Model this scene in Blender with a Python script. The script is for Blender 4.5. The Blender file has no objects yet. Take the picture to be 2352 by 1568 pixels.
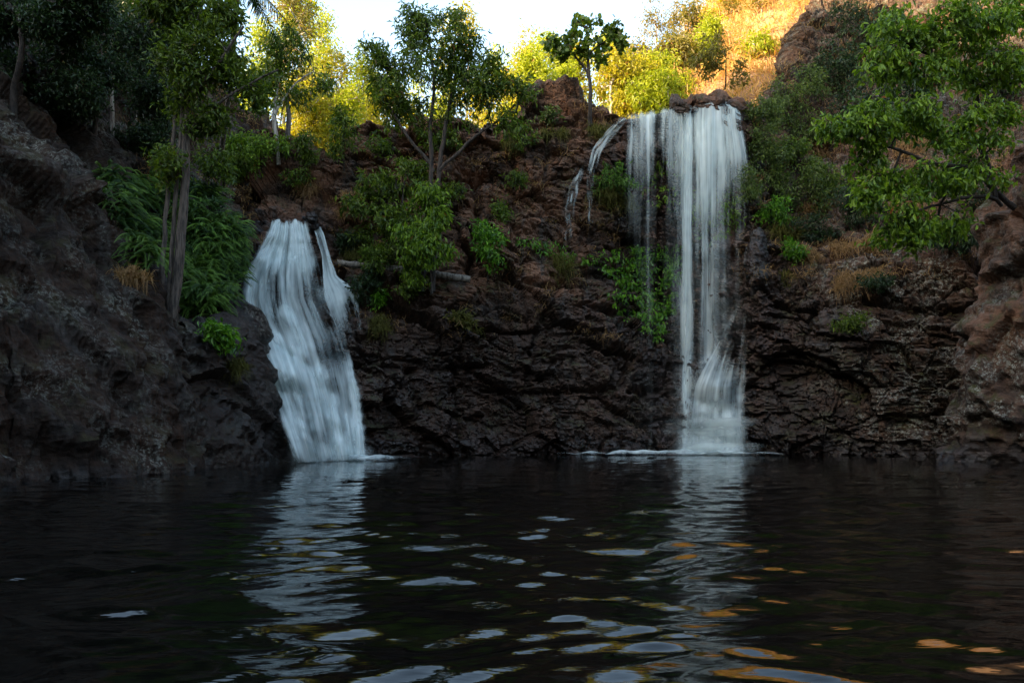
import bpy, math, random
import numpy as np
from mathutils import Vector
from mathutils.bvhtree import BVHTree

R = math.radians
SC = bpy.context.scene
COL = SC.collection

# ------------------------------------------------------------------ camera, world, sun, exposure
FPX, CX, HY, CAMZ = 1829.0, 1176.0, 988.0, 1.0      # focal length, centre and horizon in 2352 px units
cam = bpy.data.objects.new('camera', bpy.data.cameras.new('camera'))
COL.objects.link(cam)
cam.location = (0, 0, CAMZ)
cam.rotation_euler = (R(90), 0, 0)
cam.data.sensor_width = 36
cam.data.lens = FPX / 2352 * 36
cam.data.shift_y = (HY - 784) / 2352
cam.data.clip_end = 2000
SC.camera = cam

SUN_ELEV, SUN_AZ = 24.0, -125.0     # azimuth clockwise from +Y (view direction): from the left, a little behind
w = bpy.data.worlds.new('World'); SC.world = w; w.use_nodes = True
nt = w.node_tree
bg = nt.nodes['Background']
sky = nt.nodes.new('ShaderNodeTexSky'); sky.sky_type = 'NISHITA'; sky.sun_disc = False
sky.sun_elevation = R(SUN_ELEV); sky.sun_rotation = R(SUN_AZ)
sky.air_density = 1.0; sky.dust_density = 1.2; sky.ozone_density = 0.6
wb = nt.nodes.new('ShaderNodeMix'); wb.data_type = 'RGBA'; wb.blend_type = 'MULTIPLY'        # camera white balance: open shade reads near neutral
wb.inputs[0].default_value = 1.0; wb.inputs[7].default_value = (1.0, 0.95, 0.82, 1)
nt.links.new(sky.outputs[0], wb.inputs[6]); nt.links.new(wb.outputs[2], bg.inputs[0]); bg.inputs[1].default_value = 0.15
sl = bpy.data.lights.new('sun', 'SUN'); sl.energy = 3.7; sl.angle = R(0.5); sl.color = (1.0, 0.74, 0.44)
sun = bpy.data.objects.new('sun', sl); COL.objects.link(sun)
sd = Vector((math.sin(R(SUN_AZ)) * math.cos(R(SUN_ELEV)), math.cos(R(SUN_AZ)) * math.cos(R(SUN_ELEV)), math.sin(R(SUN_ELEV))))
sun.rotation_euler = (-sd).to_track_quat('-Z', 'Y').to_euler()
SC.view_settings.view_transform = 'Standard'
SC.view_settings.look = 'None'
SC.view_settings.exposure = 2.52
SC.view_settings.gamma = 1.0
SC.render.engine = 'CYCLES'
SC.cycles.use_denoising = True
SC.cycles.max_bounces = 6
SC.cycles.diffuse_bounces = 3
SC.cycles.glossy_bounces = 2
SC.cycles.transmission_bounces = 3
SC.cycles.transparent_max_bounces = 24
SC.cycles.caustics_reflective = False
SC.cycles.caustics_refractive = False

# ------------------------------------------------------------------ helpers
def at(px, py, Y):
    return np.array([(px - CX) / FPX * Y, Y, CAMZ + (HY - py) / FPX * Y])

def wl(px, Y):                      # a point of the shore at depth Y
    return (px, HY + FPX * CAMZ / Y, Y)

def tag(o, label=None, cat=None, group=None, kind=None):
    if label: o['label'] = label
    if cat: o['category'] = cat
    if group: o['group'] = group
    if kind: o['kind'] = kind
    return o

def empty(name, loc, label, cat, group=None):
    o = bpy.data.objects.new(name, None); COL.objects.link(o)
    o.location = Vector(loc); o.empty_display_size = 0.3
    return tag(o, label, cat, group)

def make_mesh(name, V, F, mat, parent=None, uv=None, attrs=None, smooth=True):
    """V (n,3); F list of int arrays (m,k); one mesh object. Parented meshes are stored relative to the parent."""
    V = np.asarray(V, dtype=np.float64)
    if parent is not None:
        V = V - np.array(parent.location)
    me = bpy.data.meshes.new(name)
    F = [np.asarray(f, dtype=np.int64) for f in F if len(f)]
    nl = sum(f.size for f in F); nf = sum(len(f) for f in F)
    me.vertices.add(len(V)); me.vertices.foreach_set('co', V.astype(np.float32).ravel())
    me.loops.add(nl); me.polygons.add(nf)
    lv = np.concatenate([f.ravel() for f in F]).astype(np.int32)
    tot = np.concatenate([np.full(len(f), f.shape[1]) for f in F]).astype(np.int32)
    st = np.concatenate([[0], np.cumsum(tot)[:-1]]).astype(np.int32)
    me.loops.foreach_set('vertex_index', lv)
    me.polygons.foreach_set('loop_start', st)
    me.polygons.foreach_set('loop_total', tot)
    me.update(calc_edges=True); me.validate()
    me.polygons.foreach_set('use_smooth', np.full(len(me.polygons), smooth))
    if uv is not None:
        l = me.uv_layers.new(name='UVMap')
        l.data.foreach_set('uv', np.asarray(uv, dtype=np.float32)[lv].ravel())
    for k, a in (attrs or {}).items():
        a = np.asarray(a, dtype=np.float32)
        if a.ndim == 1:
            me.attributes.new(k, 'FLOAT', 'POINT').data.foreach_set('value', a)
        else:
            me.attributes.new(k, 'FLOAT_VECTOR', 'POINT').data.foreach_set('vector', a.ravel())
    me.materials.append(mat)
    o = bpy.data.objects.new(name, me); COL.objects.link(o)
    if parent is not None: o.parent = parent
    return o

def grid_faces(nr, nc, off=0):
    i = np.arange(nr - 1)[:, None] * nc + np.arange(nc - 1)[None, :]
    i = i.ravel() + off
    return np.stack([i, i + 1, i + nc + 1, i + nc], 1)

# ---- noise
_rng = np.random.RandomState(7)
_PERM = np.concatenate([_rng.permutation(256)] * 3)
_G = _rng.normal(size=(256, 3)); _G /= np.linalg.norm(_G, axis=1)[:, None]
def _h(i, j, k):
    return _PERM[_PERM[_PERM[i & 255] + (j & 255)] + (k & 255)]
def perlin(p):
    p = np.asarray(p); f = np.floor(p).astype(np.int64); t = p - f
    u = t * t * t * (t * (t * 6 - 15) + 10)
    def g(a, b, c):
        gr = _G[_h(f[..., 0] + a, f[..., 1] + b, f[..., 2] + c)]
        return gr[..., 0] * (t[..., 0] - a) + gr[..., 1] * (t[..., 1] - b) + gr[..., 2] * (t[..., 2] - c)
    ux, uy, uz = u[..., 0], u[..., 1], u[..., 2]
    x00 = g(0,0,0) * (1-ux) + g(1,0,0) * ux; x10 = g(0,1,0) * (1-ux) + g(1,1,0) * ux
    x01 = g(0,0,1) * (1-ux) + g(1,0,1) * ux; x11 = g(0,1,1) * (1-ux) + g(1,1,1) * ux
    return ((x00 * (1-uy) + x10 * uy) * (1-uz) + (x01 * (1-uy) + x11 * uy) * uz) * 1.6
def fbm(p, o=4):
    s = 0; a = 1.0
    for i in range(o):
        s = s + a * perlin(p * 2.0 ** i + i * 17.3); a *= 0.5
    return s
def worley(p):
    """F1, F2, random per cell, tilt of the cell"""
    f = np.floor(p).astype(np.int64); n = len(p)
    F1 = np.full(n, 9.0); F2 = np.full(n, 9.0); R1 = np.zeros(n); T = np.zeros(n)
    for a in (-1, 0, 1):
        for b in (-1, 0, 1):
            for c in (-1, 0, 1):
                q = f + (a, b, c)
                h = _h(q[:, 0], q[:, 1], q[:, 2])
                h2 = _PERM[h + 57]; h3 = _PERM[h2 + 101]
                fp = q + np.stack([h, h2, h3], 1) / 255.0
                dv = p - fp
                d = np.sqrt((dv ** 2).sum(1))
                nearer = d < F1
                F2 = np.where(nearer, F1, np.minimum(F2, d)); F1 = np.where(nearer, d, F1)
                R1 = np.where(nearer, _PERM[h3 + 33] / 127.5 - 1, R1)
                T = np.where(nearer, (dv * _G[_PERM[h3 + 77]]).sum(1), T)
    return F1, F2, R1, T
def sstep(a, b, x):
    t = np.clip((x - a) / (b - a), 0, 1); return t * t * (3 - 2 * t)

# ---- materials
class Nodes:
    def __init__(self, name):
        self.m = bpy.data.materials.new(name); self.m.use_nodes = True
        self.t = self.m.node_tree; self.t.nodes.clear()
        self.out = self.t.nodes.new('ShaderNodeOutputMaterial')
    def n(self, typ, ins=None, **kw):
        nd = self.t.nodes.new('ShaderNode' + typ)
        for k, v in kw.items(): setattr(nd, k, v)
        for k, v in (ins or {}).items():
            s = nd.inputs[k]
            if isinstance(v, bpy.types.NodeSocket): self.t.links.new(v, s)
            elif isinstance(v, tuple) and len(v) == 3 and s.type == 'RGBA': s.default_value = (*v, 1)
            else: s.default_value = v
        return nd
    def attr(self, name): return self.n('Attribute', attribute_name=name)
    def math(self, op, a, b=0.0, c=None):
        ins = {0: a, 1: b}
        if c is not None: ins[2] = c
        return self.n('Math', ins, operation=op).outputs[0]
    def mix(self, f, a, b): return self.n('Mix', {0: f, 6: a, 7: b}, data_type='RGBA').outputs[2]
    def rng(self, v, a, b, c=0.0, d=1.0):
        return self.n('MapRange', {0: v, 1: a, 2: b, 3: c, 4: d}, interpolation_type='SMOOTHSTEP').outputs[0]
    def noise(self, vec, scale, detail=4, rough=0.55):
        return self.n('TexNoise', {'Vector': vec, 'Scale': scale, 'Detail': detail, 'Roughness': rough}).outputs[0]
    def done(self, shader): self.t.links.new(shader, self.out.inputs[0]); return self.m

def rock_material(name, dark, brown, red, grey, moss=0.75):
    k = Nodes(name)
    pos = k.n('NewGeometry').outputs['Position']
    sep = k.n('SeparateXYZ', {0: k.attr('rock').outputs['Vector']})
    wet, redm, lich = sep.outputs
    n1 = k.noise(pos, 0.7, 6, 0.6)
    n2 = k.noise(pos, 2.6, 6, 0.65)
    strv = k.n('VectorMath', {0: pos, 1: (1.6, 1.6, 0.18)}, operation='MULTIPLY').outputs[0]
    n3 = k.noise(strv, 1.3, 5, 0.6)           # stains that run down the face
    n4 = k.noise(pos, 14, 4, 0.6)
    c = k.mix(k.rng(n2, 0.36, 0.66), dark, brown)
    c = k.mix(k.math('MULTIPLY', k.rng(n1, 0.35, 0.62), redm), c, red)
    c = k.mix(k.math('MULTIPLY', k.rng(n3, 0.50, 0.66), 0.75), c, grey)
    c = k.mix(k.rng(k.math('MULTIPLY', n4, 1.0), 0.3, 0.75, 0.0, 0.5), c, dark)
    up_ = k.n('SeparateXYZ', {0: k.n('NewGeometry').outputs['Normal']}).outputs[2]
    ms = k.math('MULTIPLY', k.rng(k.noise(pos, 1.1, 5, 0.7), 0.50, 0.62), k.rng(k.math('ADD', up_, k.math('MULTIPLY', n2, 0.4)), 0.05, 0.7))
    c = k.mix(k.math('MULTIPLY', ms, moss), c, (0.045, 0.048, 0.012))
    # lichen: small pale crusts
    vor = k.n('TexVoronoi', {'Vector': pos, 'Scale': 5.5, 'Randomness': 1.0}).outputs[0]
    l1 = k.rng(k.noise(pos, 9, 5, 0.7), 0.50, 0.60)
    l2 = k.math('MULTIPLY', k.rng(k.noise(pos, 0.8, 4, 0.6), 0.44, 0.58), k.math('MAXIMUM', k.math('MULTIPLY', l1, 0.55), k.math('MULTIPLY', k.rng(k.noise(pos, 22, 3, 0.7), 0.5, 0.6), k.rng(vor, 0.5, 0.25))))
    c = k.mix(k.math('MULTIPLY', l2, lich), c, (0.36, 0.38, 0.33))
    dk = k.n('Mix', {0: wet, 6: c, 7: k.n('Mix', {0: 1.0, 6: c, 7: (0.24, 0.18, 0.155)}, data_type='RGBA', blend_type='MULTIPLY').outputs[2]}, data_type='RGBA').outputs[2]
    rough = k.math('SUBTRACT', 0.85, k.math('MULTIPLY', wet, k.rng(n1, 0.36, 0.62, 0.70, 0.25)))
    vb = k.n('TexVoronoi', {'Vector': k.n('VectorMath', {0: pos, 1: (5.0, 5.0, 8.0)}, operation='MULTIPLY').outputs[0], 'Scale': 1.0, 'Randomness': 1.0}).outputs[0]
    h = k.math('ADD', k.math('MULTIPLY', vb, 0.30), k.math('ADD', k.math('MULTIPLY', n4, 0.25), k.math('MULTIPLY', k.noise(pos, 45, 3, 0.6), 0.10)))
    bump = k.n('Bump', {'Strength': 0.9, 'Distance': 0.18, 'Height': h}).outputs[0]
    p = k.n('BsdfPrincipled', {'Base Color': dk, 'Roughness': rough, 'Normal': bump, 'Specular IOR Level': k.math('ADD', 0.18, k.math('MULTIPLY', wet, 0.35))})
    return k.done(p.outputs[0])

def leaf_material(name, a, b, c=None, trans=0.35, rough=0.42, autumn=0.0):
    """a..b over the leaves, c on a few of them"""
    k = Nodes(name)
    t = k.attr('tone').outputs['Fac']
    col = k.mix(t, a, b)
    if c is not None:
        col = k.mix(k.rng(t, 0.955 - autumn, 0.965 - autumn), col, c)
    p = k.n('BsdfPrincipled', {'Base Color': col, 'Roughness': rough, 'Specular IOR Level': 0.4})
    tl = k.n('BsdfTranslucent', {'Color': k.n('Mix', {0: 1.0, 6: col, 7: (1.5, 1.5, 0.7)}, data_type='RGBA', blend_type='MULTIPLY').outputs[2]})
    mx = k.n('MixShader', {0: trans, 1: p.outputs[0], 2: tl.outputs[0]})
    return k.done(mx.outputs[0])

def bark_material(name, a, b, sc=1.0):
    k = Nodes(name)
    pos = k.n('NewGeometry').outputs['Position']
    v = k.n('VectorMath', {0: pos, 1: (9 * sc, 9 * sc, 1.4 * sc)}, operation='MULTIPLY').outputs[0]
    n = k.noise(v, 1.5, 5, 0.65)
    c = k.mix(k.rng(n, 0.36, 0.62), a, b)
    bump = k.n('Bump', {'Strength': 0.8, 'Distance': 0.05, 'Height': n}).outputs[0]
    p = k.n('BsdfPrincipled', {'Base Color': c, 'Roughness': 0.85, 'Normal': bump})
    return k.done(p.outputs[0])

def falls_material(name):
    k = Nodes(name)
    uv = k.n('UVMap').outputs[0]
    dens = k.attr('dens').outputs['Fac']
    def st(su, sv, d=4, off=0.0):
        v = k.n('VectorMath', {0: uv, 1: (su, sv, 1)}, operation='MULTIPLY').outputs[0]
        return k.noise(k.n('VectorMath', {0: v, 1: (off, off, off)}).outputs[0], 1.0, d, 0.6)
    a = st(2.2, 0.16, 3); b = st(8.0, 0.20, 4, 5.2); c_ = st(0.9, 0.5, 3, 9.1)
    s = k.math('ADD', k.math('MULTIPLY', a, 0.42), k.math('ADD', k.math('MULTIPLY', b, 0.30), k.math('MULTIPLY', c_, 0.28)))
    s = k.rng(s, 0.34, 0.66)
    inv = k.math('SUBTRACT', 1.0, dens)
    al = k.n('MapRange', {0: s, 1: k.math('SUBTRACT', inv, 0.45), 2: k.math('ADD', inv, 0.45), 3: 0.0, 4: 1.0}).outputs[0]
    al = k.math('MULTIPLY', al, k.math('MULTIPLY', k.rng(dens, 0.0, 0.35), 0.97))
    col = k.mix(s, (0.56, 0.67, 0.67), (0.80, 0.88, 0.86))
    df = k.n('BsdfDiffuse', {'Color': col}); tl = k.n('BsdfTranslucent', {'Color': col})
    m1 = k.n('MixShader', {0: 0.3, 1: df.outputs[0], 2: tl.outputs[0]})
    m2 = k.n('MixShader', {0: al, 1: k.n('BsdfTransparent').outputs[0], 2: m1.outputs[0]})
    return k.done(m2.outputs[0])

def water_material():
    k = Nodes('pool_water')
    pos = k.n('NewGeometry').outputs['Position']
    v = k.n('VectorMath', {0: pos, 1: (1.2, 4.2, 1)}, operation='MULTIPLY').outputs[0]
    n = k.noise(v, 2.2, 3, 0.5)
    bump = k.n('Bump', {'Strength': 0.16, 'Distance': 0.03, 'Height': n}).outputs[0]
    p = k.n('BsdfPrincipled', {'Base Color': (0.002, 0.002, 0.0018), 'Roughness': 0.045, 'IOR': 1.33, 'Normal': bump})
    return k.done(p.outputs[0])

def soil_material(name, a, b, c):
    k = Nodes(name)
    pos = k.n('NewGeometry').outputs['Position']
    n1 = k.noise(pos, 0.5, 6, 0.65); n2 = k.noise(pos, 4.0, 6, 0.7)
    col = k.mix(k.rng(n1, 0.38, 0.62), a, b); col = k.mix(k.rng(n2, 0.45, 0.7), col, c)
    bump = k.n('Bump', {'Strength': 0.9, 'Distance': 0.3, 'Height': n2}).outputs[0]
    return k.done(k.n('BsdfPrincipled', {'Base Color': col, 'Roughness': 0.95, 'Normal': bump}).outputs[0])

M = {}
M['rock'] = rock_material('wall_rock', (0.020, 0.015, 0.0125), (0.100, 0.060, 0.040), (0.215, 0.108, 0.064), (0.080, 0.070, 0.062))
M['rock_left'] = rock_material('vignetted_bank_rock', (0.008, 0.006, 0.0048), (0.026, 0.016, 0.011), (0.055, 0.028, 0.015), (0.052, 0.045, 0.040), 0.25)  # wall rock palette darkened: left edge vignette and shade put into the colour
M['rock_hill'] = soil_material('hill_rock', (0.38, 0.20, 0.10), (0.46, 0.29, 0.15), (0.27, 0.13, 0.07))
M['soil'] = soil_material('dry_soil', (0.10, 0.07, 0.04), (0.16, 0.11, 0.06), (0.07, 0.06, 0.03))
M['water'] = water_material()
M['falls'] = falls_material('falling_water')
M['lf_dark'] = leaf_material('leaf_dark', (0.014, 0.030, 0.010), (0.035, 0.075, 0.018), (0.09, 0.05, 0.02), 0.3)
M['lf_mid'] = leaf_material('leaf_mid', (0.034, 0.066, 0.007), (0.160, 0.235, 0.018), (0.16, 0.09, 0.03), 0.35)
M['lf_bright'] = leaf_material('leaf_bright', (0.045, 0.100, 0.008), (0.240, 0.370, 0.022), (0.24, 0.09, 0.03), 0.35)
M['lf_blue'] = leaf_material('leaf_small', (0.036, 0.066, 0.012), (0.140, 0.195, 0.032), (0.11, 0.09, 0.05), 0.3)
M['lf_vine'] = leaf_material('leaf_vine', (0.035, 0.115, 0.008), (0.170, 0.360, 0.022), None, 0.3, 0.3)
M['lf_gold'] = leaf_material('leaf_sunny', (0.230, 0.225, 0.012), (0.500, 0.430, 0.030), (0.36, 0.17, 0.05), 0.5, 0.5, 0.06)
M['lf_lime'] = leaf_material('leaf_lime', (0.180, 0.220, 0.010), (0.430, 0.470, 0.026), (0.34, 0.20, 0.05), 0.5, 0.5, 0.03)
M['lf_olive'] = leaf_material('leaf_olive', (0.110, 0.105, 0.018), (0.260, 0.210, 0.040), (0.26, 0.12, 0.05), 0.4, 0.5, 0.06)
M['fern'] = leaf_material('fern_leaf', (0.016, 0.055, 0.008), (0.180, 0.330, 0.050), None, 0.35, 0.5)
M['moss'] = leaf_material('moss_blade', (0.060, 0.065, 0.010), (0.130, 0.120, 0.018), None, 0.3, 0.8)
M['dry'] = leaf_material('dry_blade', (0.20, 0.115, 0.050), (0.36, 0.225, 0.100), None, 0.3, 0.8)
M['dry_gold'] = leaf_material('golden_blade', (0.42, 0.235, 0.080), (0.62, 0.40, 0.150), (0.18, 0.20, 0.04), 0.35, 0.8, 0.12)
M['bark_grey'] = bark_material('grey_bark', (0.05, 0.042, 0.036), (0.20, 0.175, 0.155))
M['bark_trunk'] = bark_material('brown_grey_bark', (0.022, 0.017, 0.014), (0.115, 0.092, 0.074))
M['bark_dark'] = bark_material('dark_bark', (0.014, 0.010, 0.008), (0.050, 0.038, 0.030))
M['bark_pale'] = bark_material('pale_bark', (0.16, 0.13, 0.11), (0.46, 0.42, 0.37))
M['log'] = bark_material('weathered_wood', (0.05, 0.042, 0.034), (0.22, 0.19, 0.155), 1.2)

# ------------------------------------------------------------------ rock surfaces
def resample(net, nr, nc, blur=3):
    """bilinear refinement of a control net (rows x cols x 3), even in length, then softened"""
    net = np.asarray(net, float)
    def ev(a, n):                      # along axis 0
        L = np.linalg.norm(np.diff(a, axis=0), axis=2).mean(1)
        t = np.concatenate([[0], np.cumsum(L)]); q = np.linspace(0, t[-1], n)
        k = np.clip(np.searchsorted(t, q) - 1, 0, len(t) - 2)
        f = ((q - t[k]) / (t[k + 1] - t[k]))[:, None, None]
        return a[k] * (1 - f) + a[k + 1] * f
    g = ev(net, nr)
    g = ev(g.transpose(1, 0, 2), nc).transpose(1, 0, 2)
    for _ in range(blur):
        g[1:-1] = (g[:-2] + 2 * g[1:-1] + g[2:]) / 4
        g[:, 1:-1] = (g[:, :-2] + 2 * g[:, 1:-1] + g[:, 2:]) / 4
    return g

def normals(g):
    du = np.gradient(g, axis=1); dv = np.gradient(g, axis=0)
    n = np.cross(du, dv); n /= np.linalg.norm(n, axis=2)[..., None] + 1e-9
    return n

def rock_disp(p, amp=1.0, strata=0.06, blk=(1.9, 1.9, 1.0), crk=1.0):
    wv = np.stack([perlin(p * 0.35 + 3.1), perlin(p * 0.35 + 9.7), perlin(p * 0.35 + 21.3)], 1)
    q = p + 0.45 * wv + 0.05 * np.stack([perlin(p * 2.2), perlin(p * 2.2 + 5.5), perlin(p * 2.2 + 8.8)], 1)
    q = q + np.stack([0.25 * q[:, 2], 0 * q[:, 2], 0.12 * q[:, 0]], 1)
    B = np.array(blk)
    f1, f2, ra, ta = worley(q / B)
    g1, g2, rb, tb = worley(q / (B * 0.40) + 11.3)
    h1, h2, rc, tc = worley(q / (B * 0.17 * np.array([1, 1, 0.8])) + 4.7)
    l1, l2, rl, tl = worley((q + 0.4 * wv) / (B * 2.6) + 2.9)
    d = 0.40 * fbm(p * 0.2, 2) + 0.46 * rl + 0.95 * tl - 0.22 * crk * (1 - sstep(0, 0.05, l2 - l1)) + 0.20 * ra + 0.38 * ta + 0.09 * rb + 0.24 * tb + 0.040 * rc + 0.11 * tc
    d = d - 0.16 * crk * (1 - sstep(0.0, 0.06, f2 - f1)) - 0.05 * (1 - sstep(0.0, 0.10, g2 - g1)) - 0.025 * (1 - sstep(0.0, 0.15, h2 - h1))
    zz = q[:, 2] * 2.3 + 0.8 * perlin(p * 0.4)
    d = d + strata * (2 * (zz - np.floor(zz)) - 1) + 0.02 * fbm(p * 5.0, 2)
    for pts, dep, wd in CRACKS:
        a = np.array(pts)
        for k in range(len(a) - 1):
            e = a[k + 1] - a[k]; w_ = p[:, [0, 2]] - a[k]
            t = np.clip((w_ @ e) / (e @ e), 0, 1)
            dist = np.linalg.norm(w_ - t[:, None] * e, axis=1) + 0.10 * perlin(p * 1.7)
            d = d - dep * np.exp(-(np.maximum(dist, 0) / wd) ** 2) * (p[:, 1] > 29.5) * (p[:, 1] < 37)
    return d * amp
def xz(px, py, Y=34.0): q = at(px, py, Y); return (q[0], q[2])
CRACKS = [([xz(1112, 372), xz(1088, 395), xz(1098, 470), xz(1090, 560), xz(1082, 640)], 0.75, 0.16),
          ([xz(1060, 378), xz(1090, 392), xz(1125, 378)], 0.8, 0.26),
          ([xz(800, 402), xz(870, 398), xz(930, 392)], 0.45, 0.10),
          ([xz(1195, 262), xz(1260, 252), xz(1330, 250)], 0.45, 0.10),
          ([xz(860, 330), xz(960, 340), xz(1040, 352)], 0.4, 0.09),
          ([xz(1290, 640), xz(1240, 760), xz(1210, 900)], 0.4, 0.12),
          ([xz(880, 720), xz(990, 735), xz(1090, 742)], 0.5, 0.14),
          ([xz(1330, 700), xz(1400, 712), xz(1480, 705)], 0.5, 0.14),
          ([xz(1340, 790), xz(1440, 800)], 0.4, 0.12), ([xz(925, 700), xz(915, 800), xz(930, 960)], 0.35, 0.09), ([xz(1190, 420), xz(1180, 520), xz(1195, 640)], 0.35, 0.09),
          ([xz(1150, 650), xz(1250, 662), xz(1330, 650)], 0.45, 0.13), ([xz(860, 850), xz(980, 862), xz(1120, 850)], 0.45, 0.11), ([xz(1120, 900), xz(1280, 905), xz(1420, 890)], 0.45, 0.12),
          ([xz(1020, 290), xz(1030, 360)], 0.3, 0.08), ([xz(940, 275), xz(945, 340)], 0.3, 0.08), ([xz(1250, 215), xz(1262, 330), xz(1250, 420)], 0.35, 0.09), ([xz(1140, 300), xz(1220, 312), xz(1300, 330)], 0.35, 0.09),
          ([xz(1440, 905), xz(1520, 900)], 0.4, 0.12), ([xz(1070, 770), xz(1060, 900), xz(1075, 1000)], 0.3, 0.09)]

BASES = []                              # (verts, faces) of every rock face before it is roughened
def rock_sheet(name, net, nr, nc, mat, wet, red, lichen, amp=1.0, strata=0.06, blk=(1.9, 1.9, 1.0), blur=4, flip=1, crk=1.0, soft=1):
    g = resample(net, nr, nc, blur)
    n = normals(g) * flip
    p = g.reshape(-1, 3); nn = n.reshape(-1, 3)
    d = rock_disp(p, amp, strata, blk, crk)
    d = d.reshape(nr, nc)
    for _ in range(soft):
        d[1:-1] = (d[:-2] + 2 * d[1:-1] + d[2:]) / 4; d[:, 1:-1] = (d[:, :-2] + 2 * d[:, 1:-1] + d[:, 2:]) / 4
    d = d.ravel()
    q = p + nn * d[:, None]
    rk = np.stack([wet(q), red(q), lichen(q)], 1)
    F = grid_faces(nr, nc)
    if flip > 0: F = F[:, ::-1]
    o = make_mesh(name, q, [F], mat, attrs={'rock': rk}, smooth=False)
    BASES.append((p, F, q))
    return o

def zrow(pt, z):                       # the same column, under the water
    a = at(*pt); a[2] = z; a[1] -= 0.15; return a

# --- back wall: one column of control points for each bearing: shore, up the face, rim, then back over the top
back = [
 [wl(520,25.5),(520,900,27.2),(520,760,28.4),(530,640,30),(545,500,32.5),(560,400,35),(580,300,38)],
 [wl(655,25.9),(635,900,27.2),(596,760,28.3),(588,620,29.6),(622,505,31.4),(640,400,33.6),(650,292,35)],
 [wl(740,26.9),(720,900,27.9),(690,760,28.9),(680,620,30.0),(692,505,31.5),(698,410,33.8),(705,328,35.2)],
 [wl(800,27.9),(780,900,28.9),(770,760,29.9),(756,620,31.0),(745,508,32.2),(748,440,33.8),(756,378,36.5)],
 [wl(845,28.6),(838,900,29.3),(832,760,30.1),(818,620,31.6),(808,508,32.8),(798,400,33.8),(792,300,35)],
 [wl(910,29.8),(910,900,30.2),(910,750,30.6),(905,640,32.3),(905,508,33.2),(900,400,33.9),(890,262,35)],
 [wl(1000,31),(1000,900,31.1),(1000,760,31.3),(1000,655,31.9),(1000,560,33.3),(1000,420,33.9),(1000,268,35)],
 [wl(1100,31.6),(1100,900,31.8),(1100,760,32),(1100,650,32.6),(1100,520,33.7),(1100,400,34.3),(1100,282,35)],
 [wl(1180,32.2),(1180,900,32.4),(1180,760,32.7),(1180,620,33.3),(1180,480,34.1),(1180,370,34.8),(1180,258,35.6)],
 [wl(1240,32.5),(1240,900,32.8),(1240,760,33.1),(1240,620,33.8),(1240,480,34.6),(1238,340,35.2),(1232,206,36.4)],
 [wl(1305,32.7),(1305,900,33),(1305,760,33.5),(1305,620,34.3),(1305,480,35),(1305,340,35.2),(1305,200,36.4)],
 [wl(1355,32.8),(1355,900,33.3),(1355,760,34),(1355,620,35),(1355,480,35.6),(1350,340,35.2),(1345,236,36.2)],
 [wl(1400,32.9),(1400,900,33.6),(1400,760,34.6),(1400,600,35.8),(1400,450,36.2),(1398,345,35.2),(1392,256,35.8)],
 [wl(1445,33),(1445,900,34),(1445,760,35.2),(1445,600,36.4),(1440,440,36.5),(1436,340,35.2),(1432,264,35.6)],
 [wl(1500,33.2),(1500,900,34.3),(1500,760,35.6),(1500,600,36.7),(1500,430,36.6),(1496,330,35.4),(1490,260,35.4)],
 [wl(1570,33.3),(1570,900,34.6),(1570,760,35.8),(1570,600,36.8),(1570,420,36.5),(1570,325,35.5),(1565,242,35.4)],
 [wl(1640,33.3),(1640,900,34.4),(1640,760,35.2),(1640,600,36.3),(1640,420,36.2),(1640,320,35.4),(1636,238,35.4)],
 [wl(1690,33.3),(1690,900,33.9),(1690,760,34.3),(1690,600,35.3),(1690,420,35.7),(1688,330,35.4),(1684,240,35.5)],
 [wl(1740,33.2),(1740,900,33.3),(1742,760,33.2),(1742,620,33.3),(1742,520,34.6),(1738,380,35.7),(1725,250,36.8)],
 [wl(1800,33),(1800,900,33),(1800,760,33.2),(1800,660,33.8),(1800,540,35.2),(1800,380,37.2),(1780,215,40)],
 [wl(1900,32.5),(1900,900,32.2),(1900,760,32.1),(1900,610,33.4),(1900,500,36),(1890,320,39.5),(1845,70,44)],
 [wl(2000,31.7),(2000,900,31.4),(2000,760,31.5),(2000,610,32.8),(2000,500,35.5),(1990,310,39),(1920,-60,45)],
 [wl(2100,30.6),(2100,900,30.8),(2100,760,31),(2100,610,31.9),(2100,500,35),(2100,310,38.5),(2060,-100,45)],
 [wl(2200,29.8),(2200,900,30.3),(2200,760,30.4),(2200,610,31.2),(2200,500,34),(2200,310,38),(2200,-120,44)],
 [wl(2352,27.6),(2352,900,28.2),(2352,760,28.4),(2352,610,29),(2352,500,32),(2352,310,36),(2352,-140,42)],
 [wl(2700,24),(2700,900,24.5),(2700,760,25),(2700,610,25.5),(2700,500,29),(2700,310,33),(2750,-200,39)],
]
net = []
for c in back:
    col = [zrow(c[0], -0.8)] + [at(*p) for p in c]
    top = col[-1]
    col.append(top + np.array([0.3, 3.5, 0.1 - 0.3]))
    col.append(top + np.array([0.5, 12.0, -1.2]))
    net.append(col)
net = np.array(net).transpose(1, 0, 2)

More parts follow.
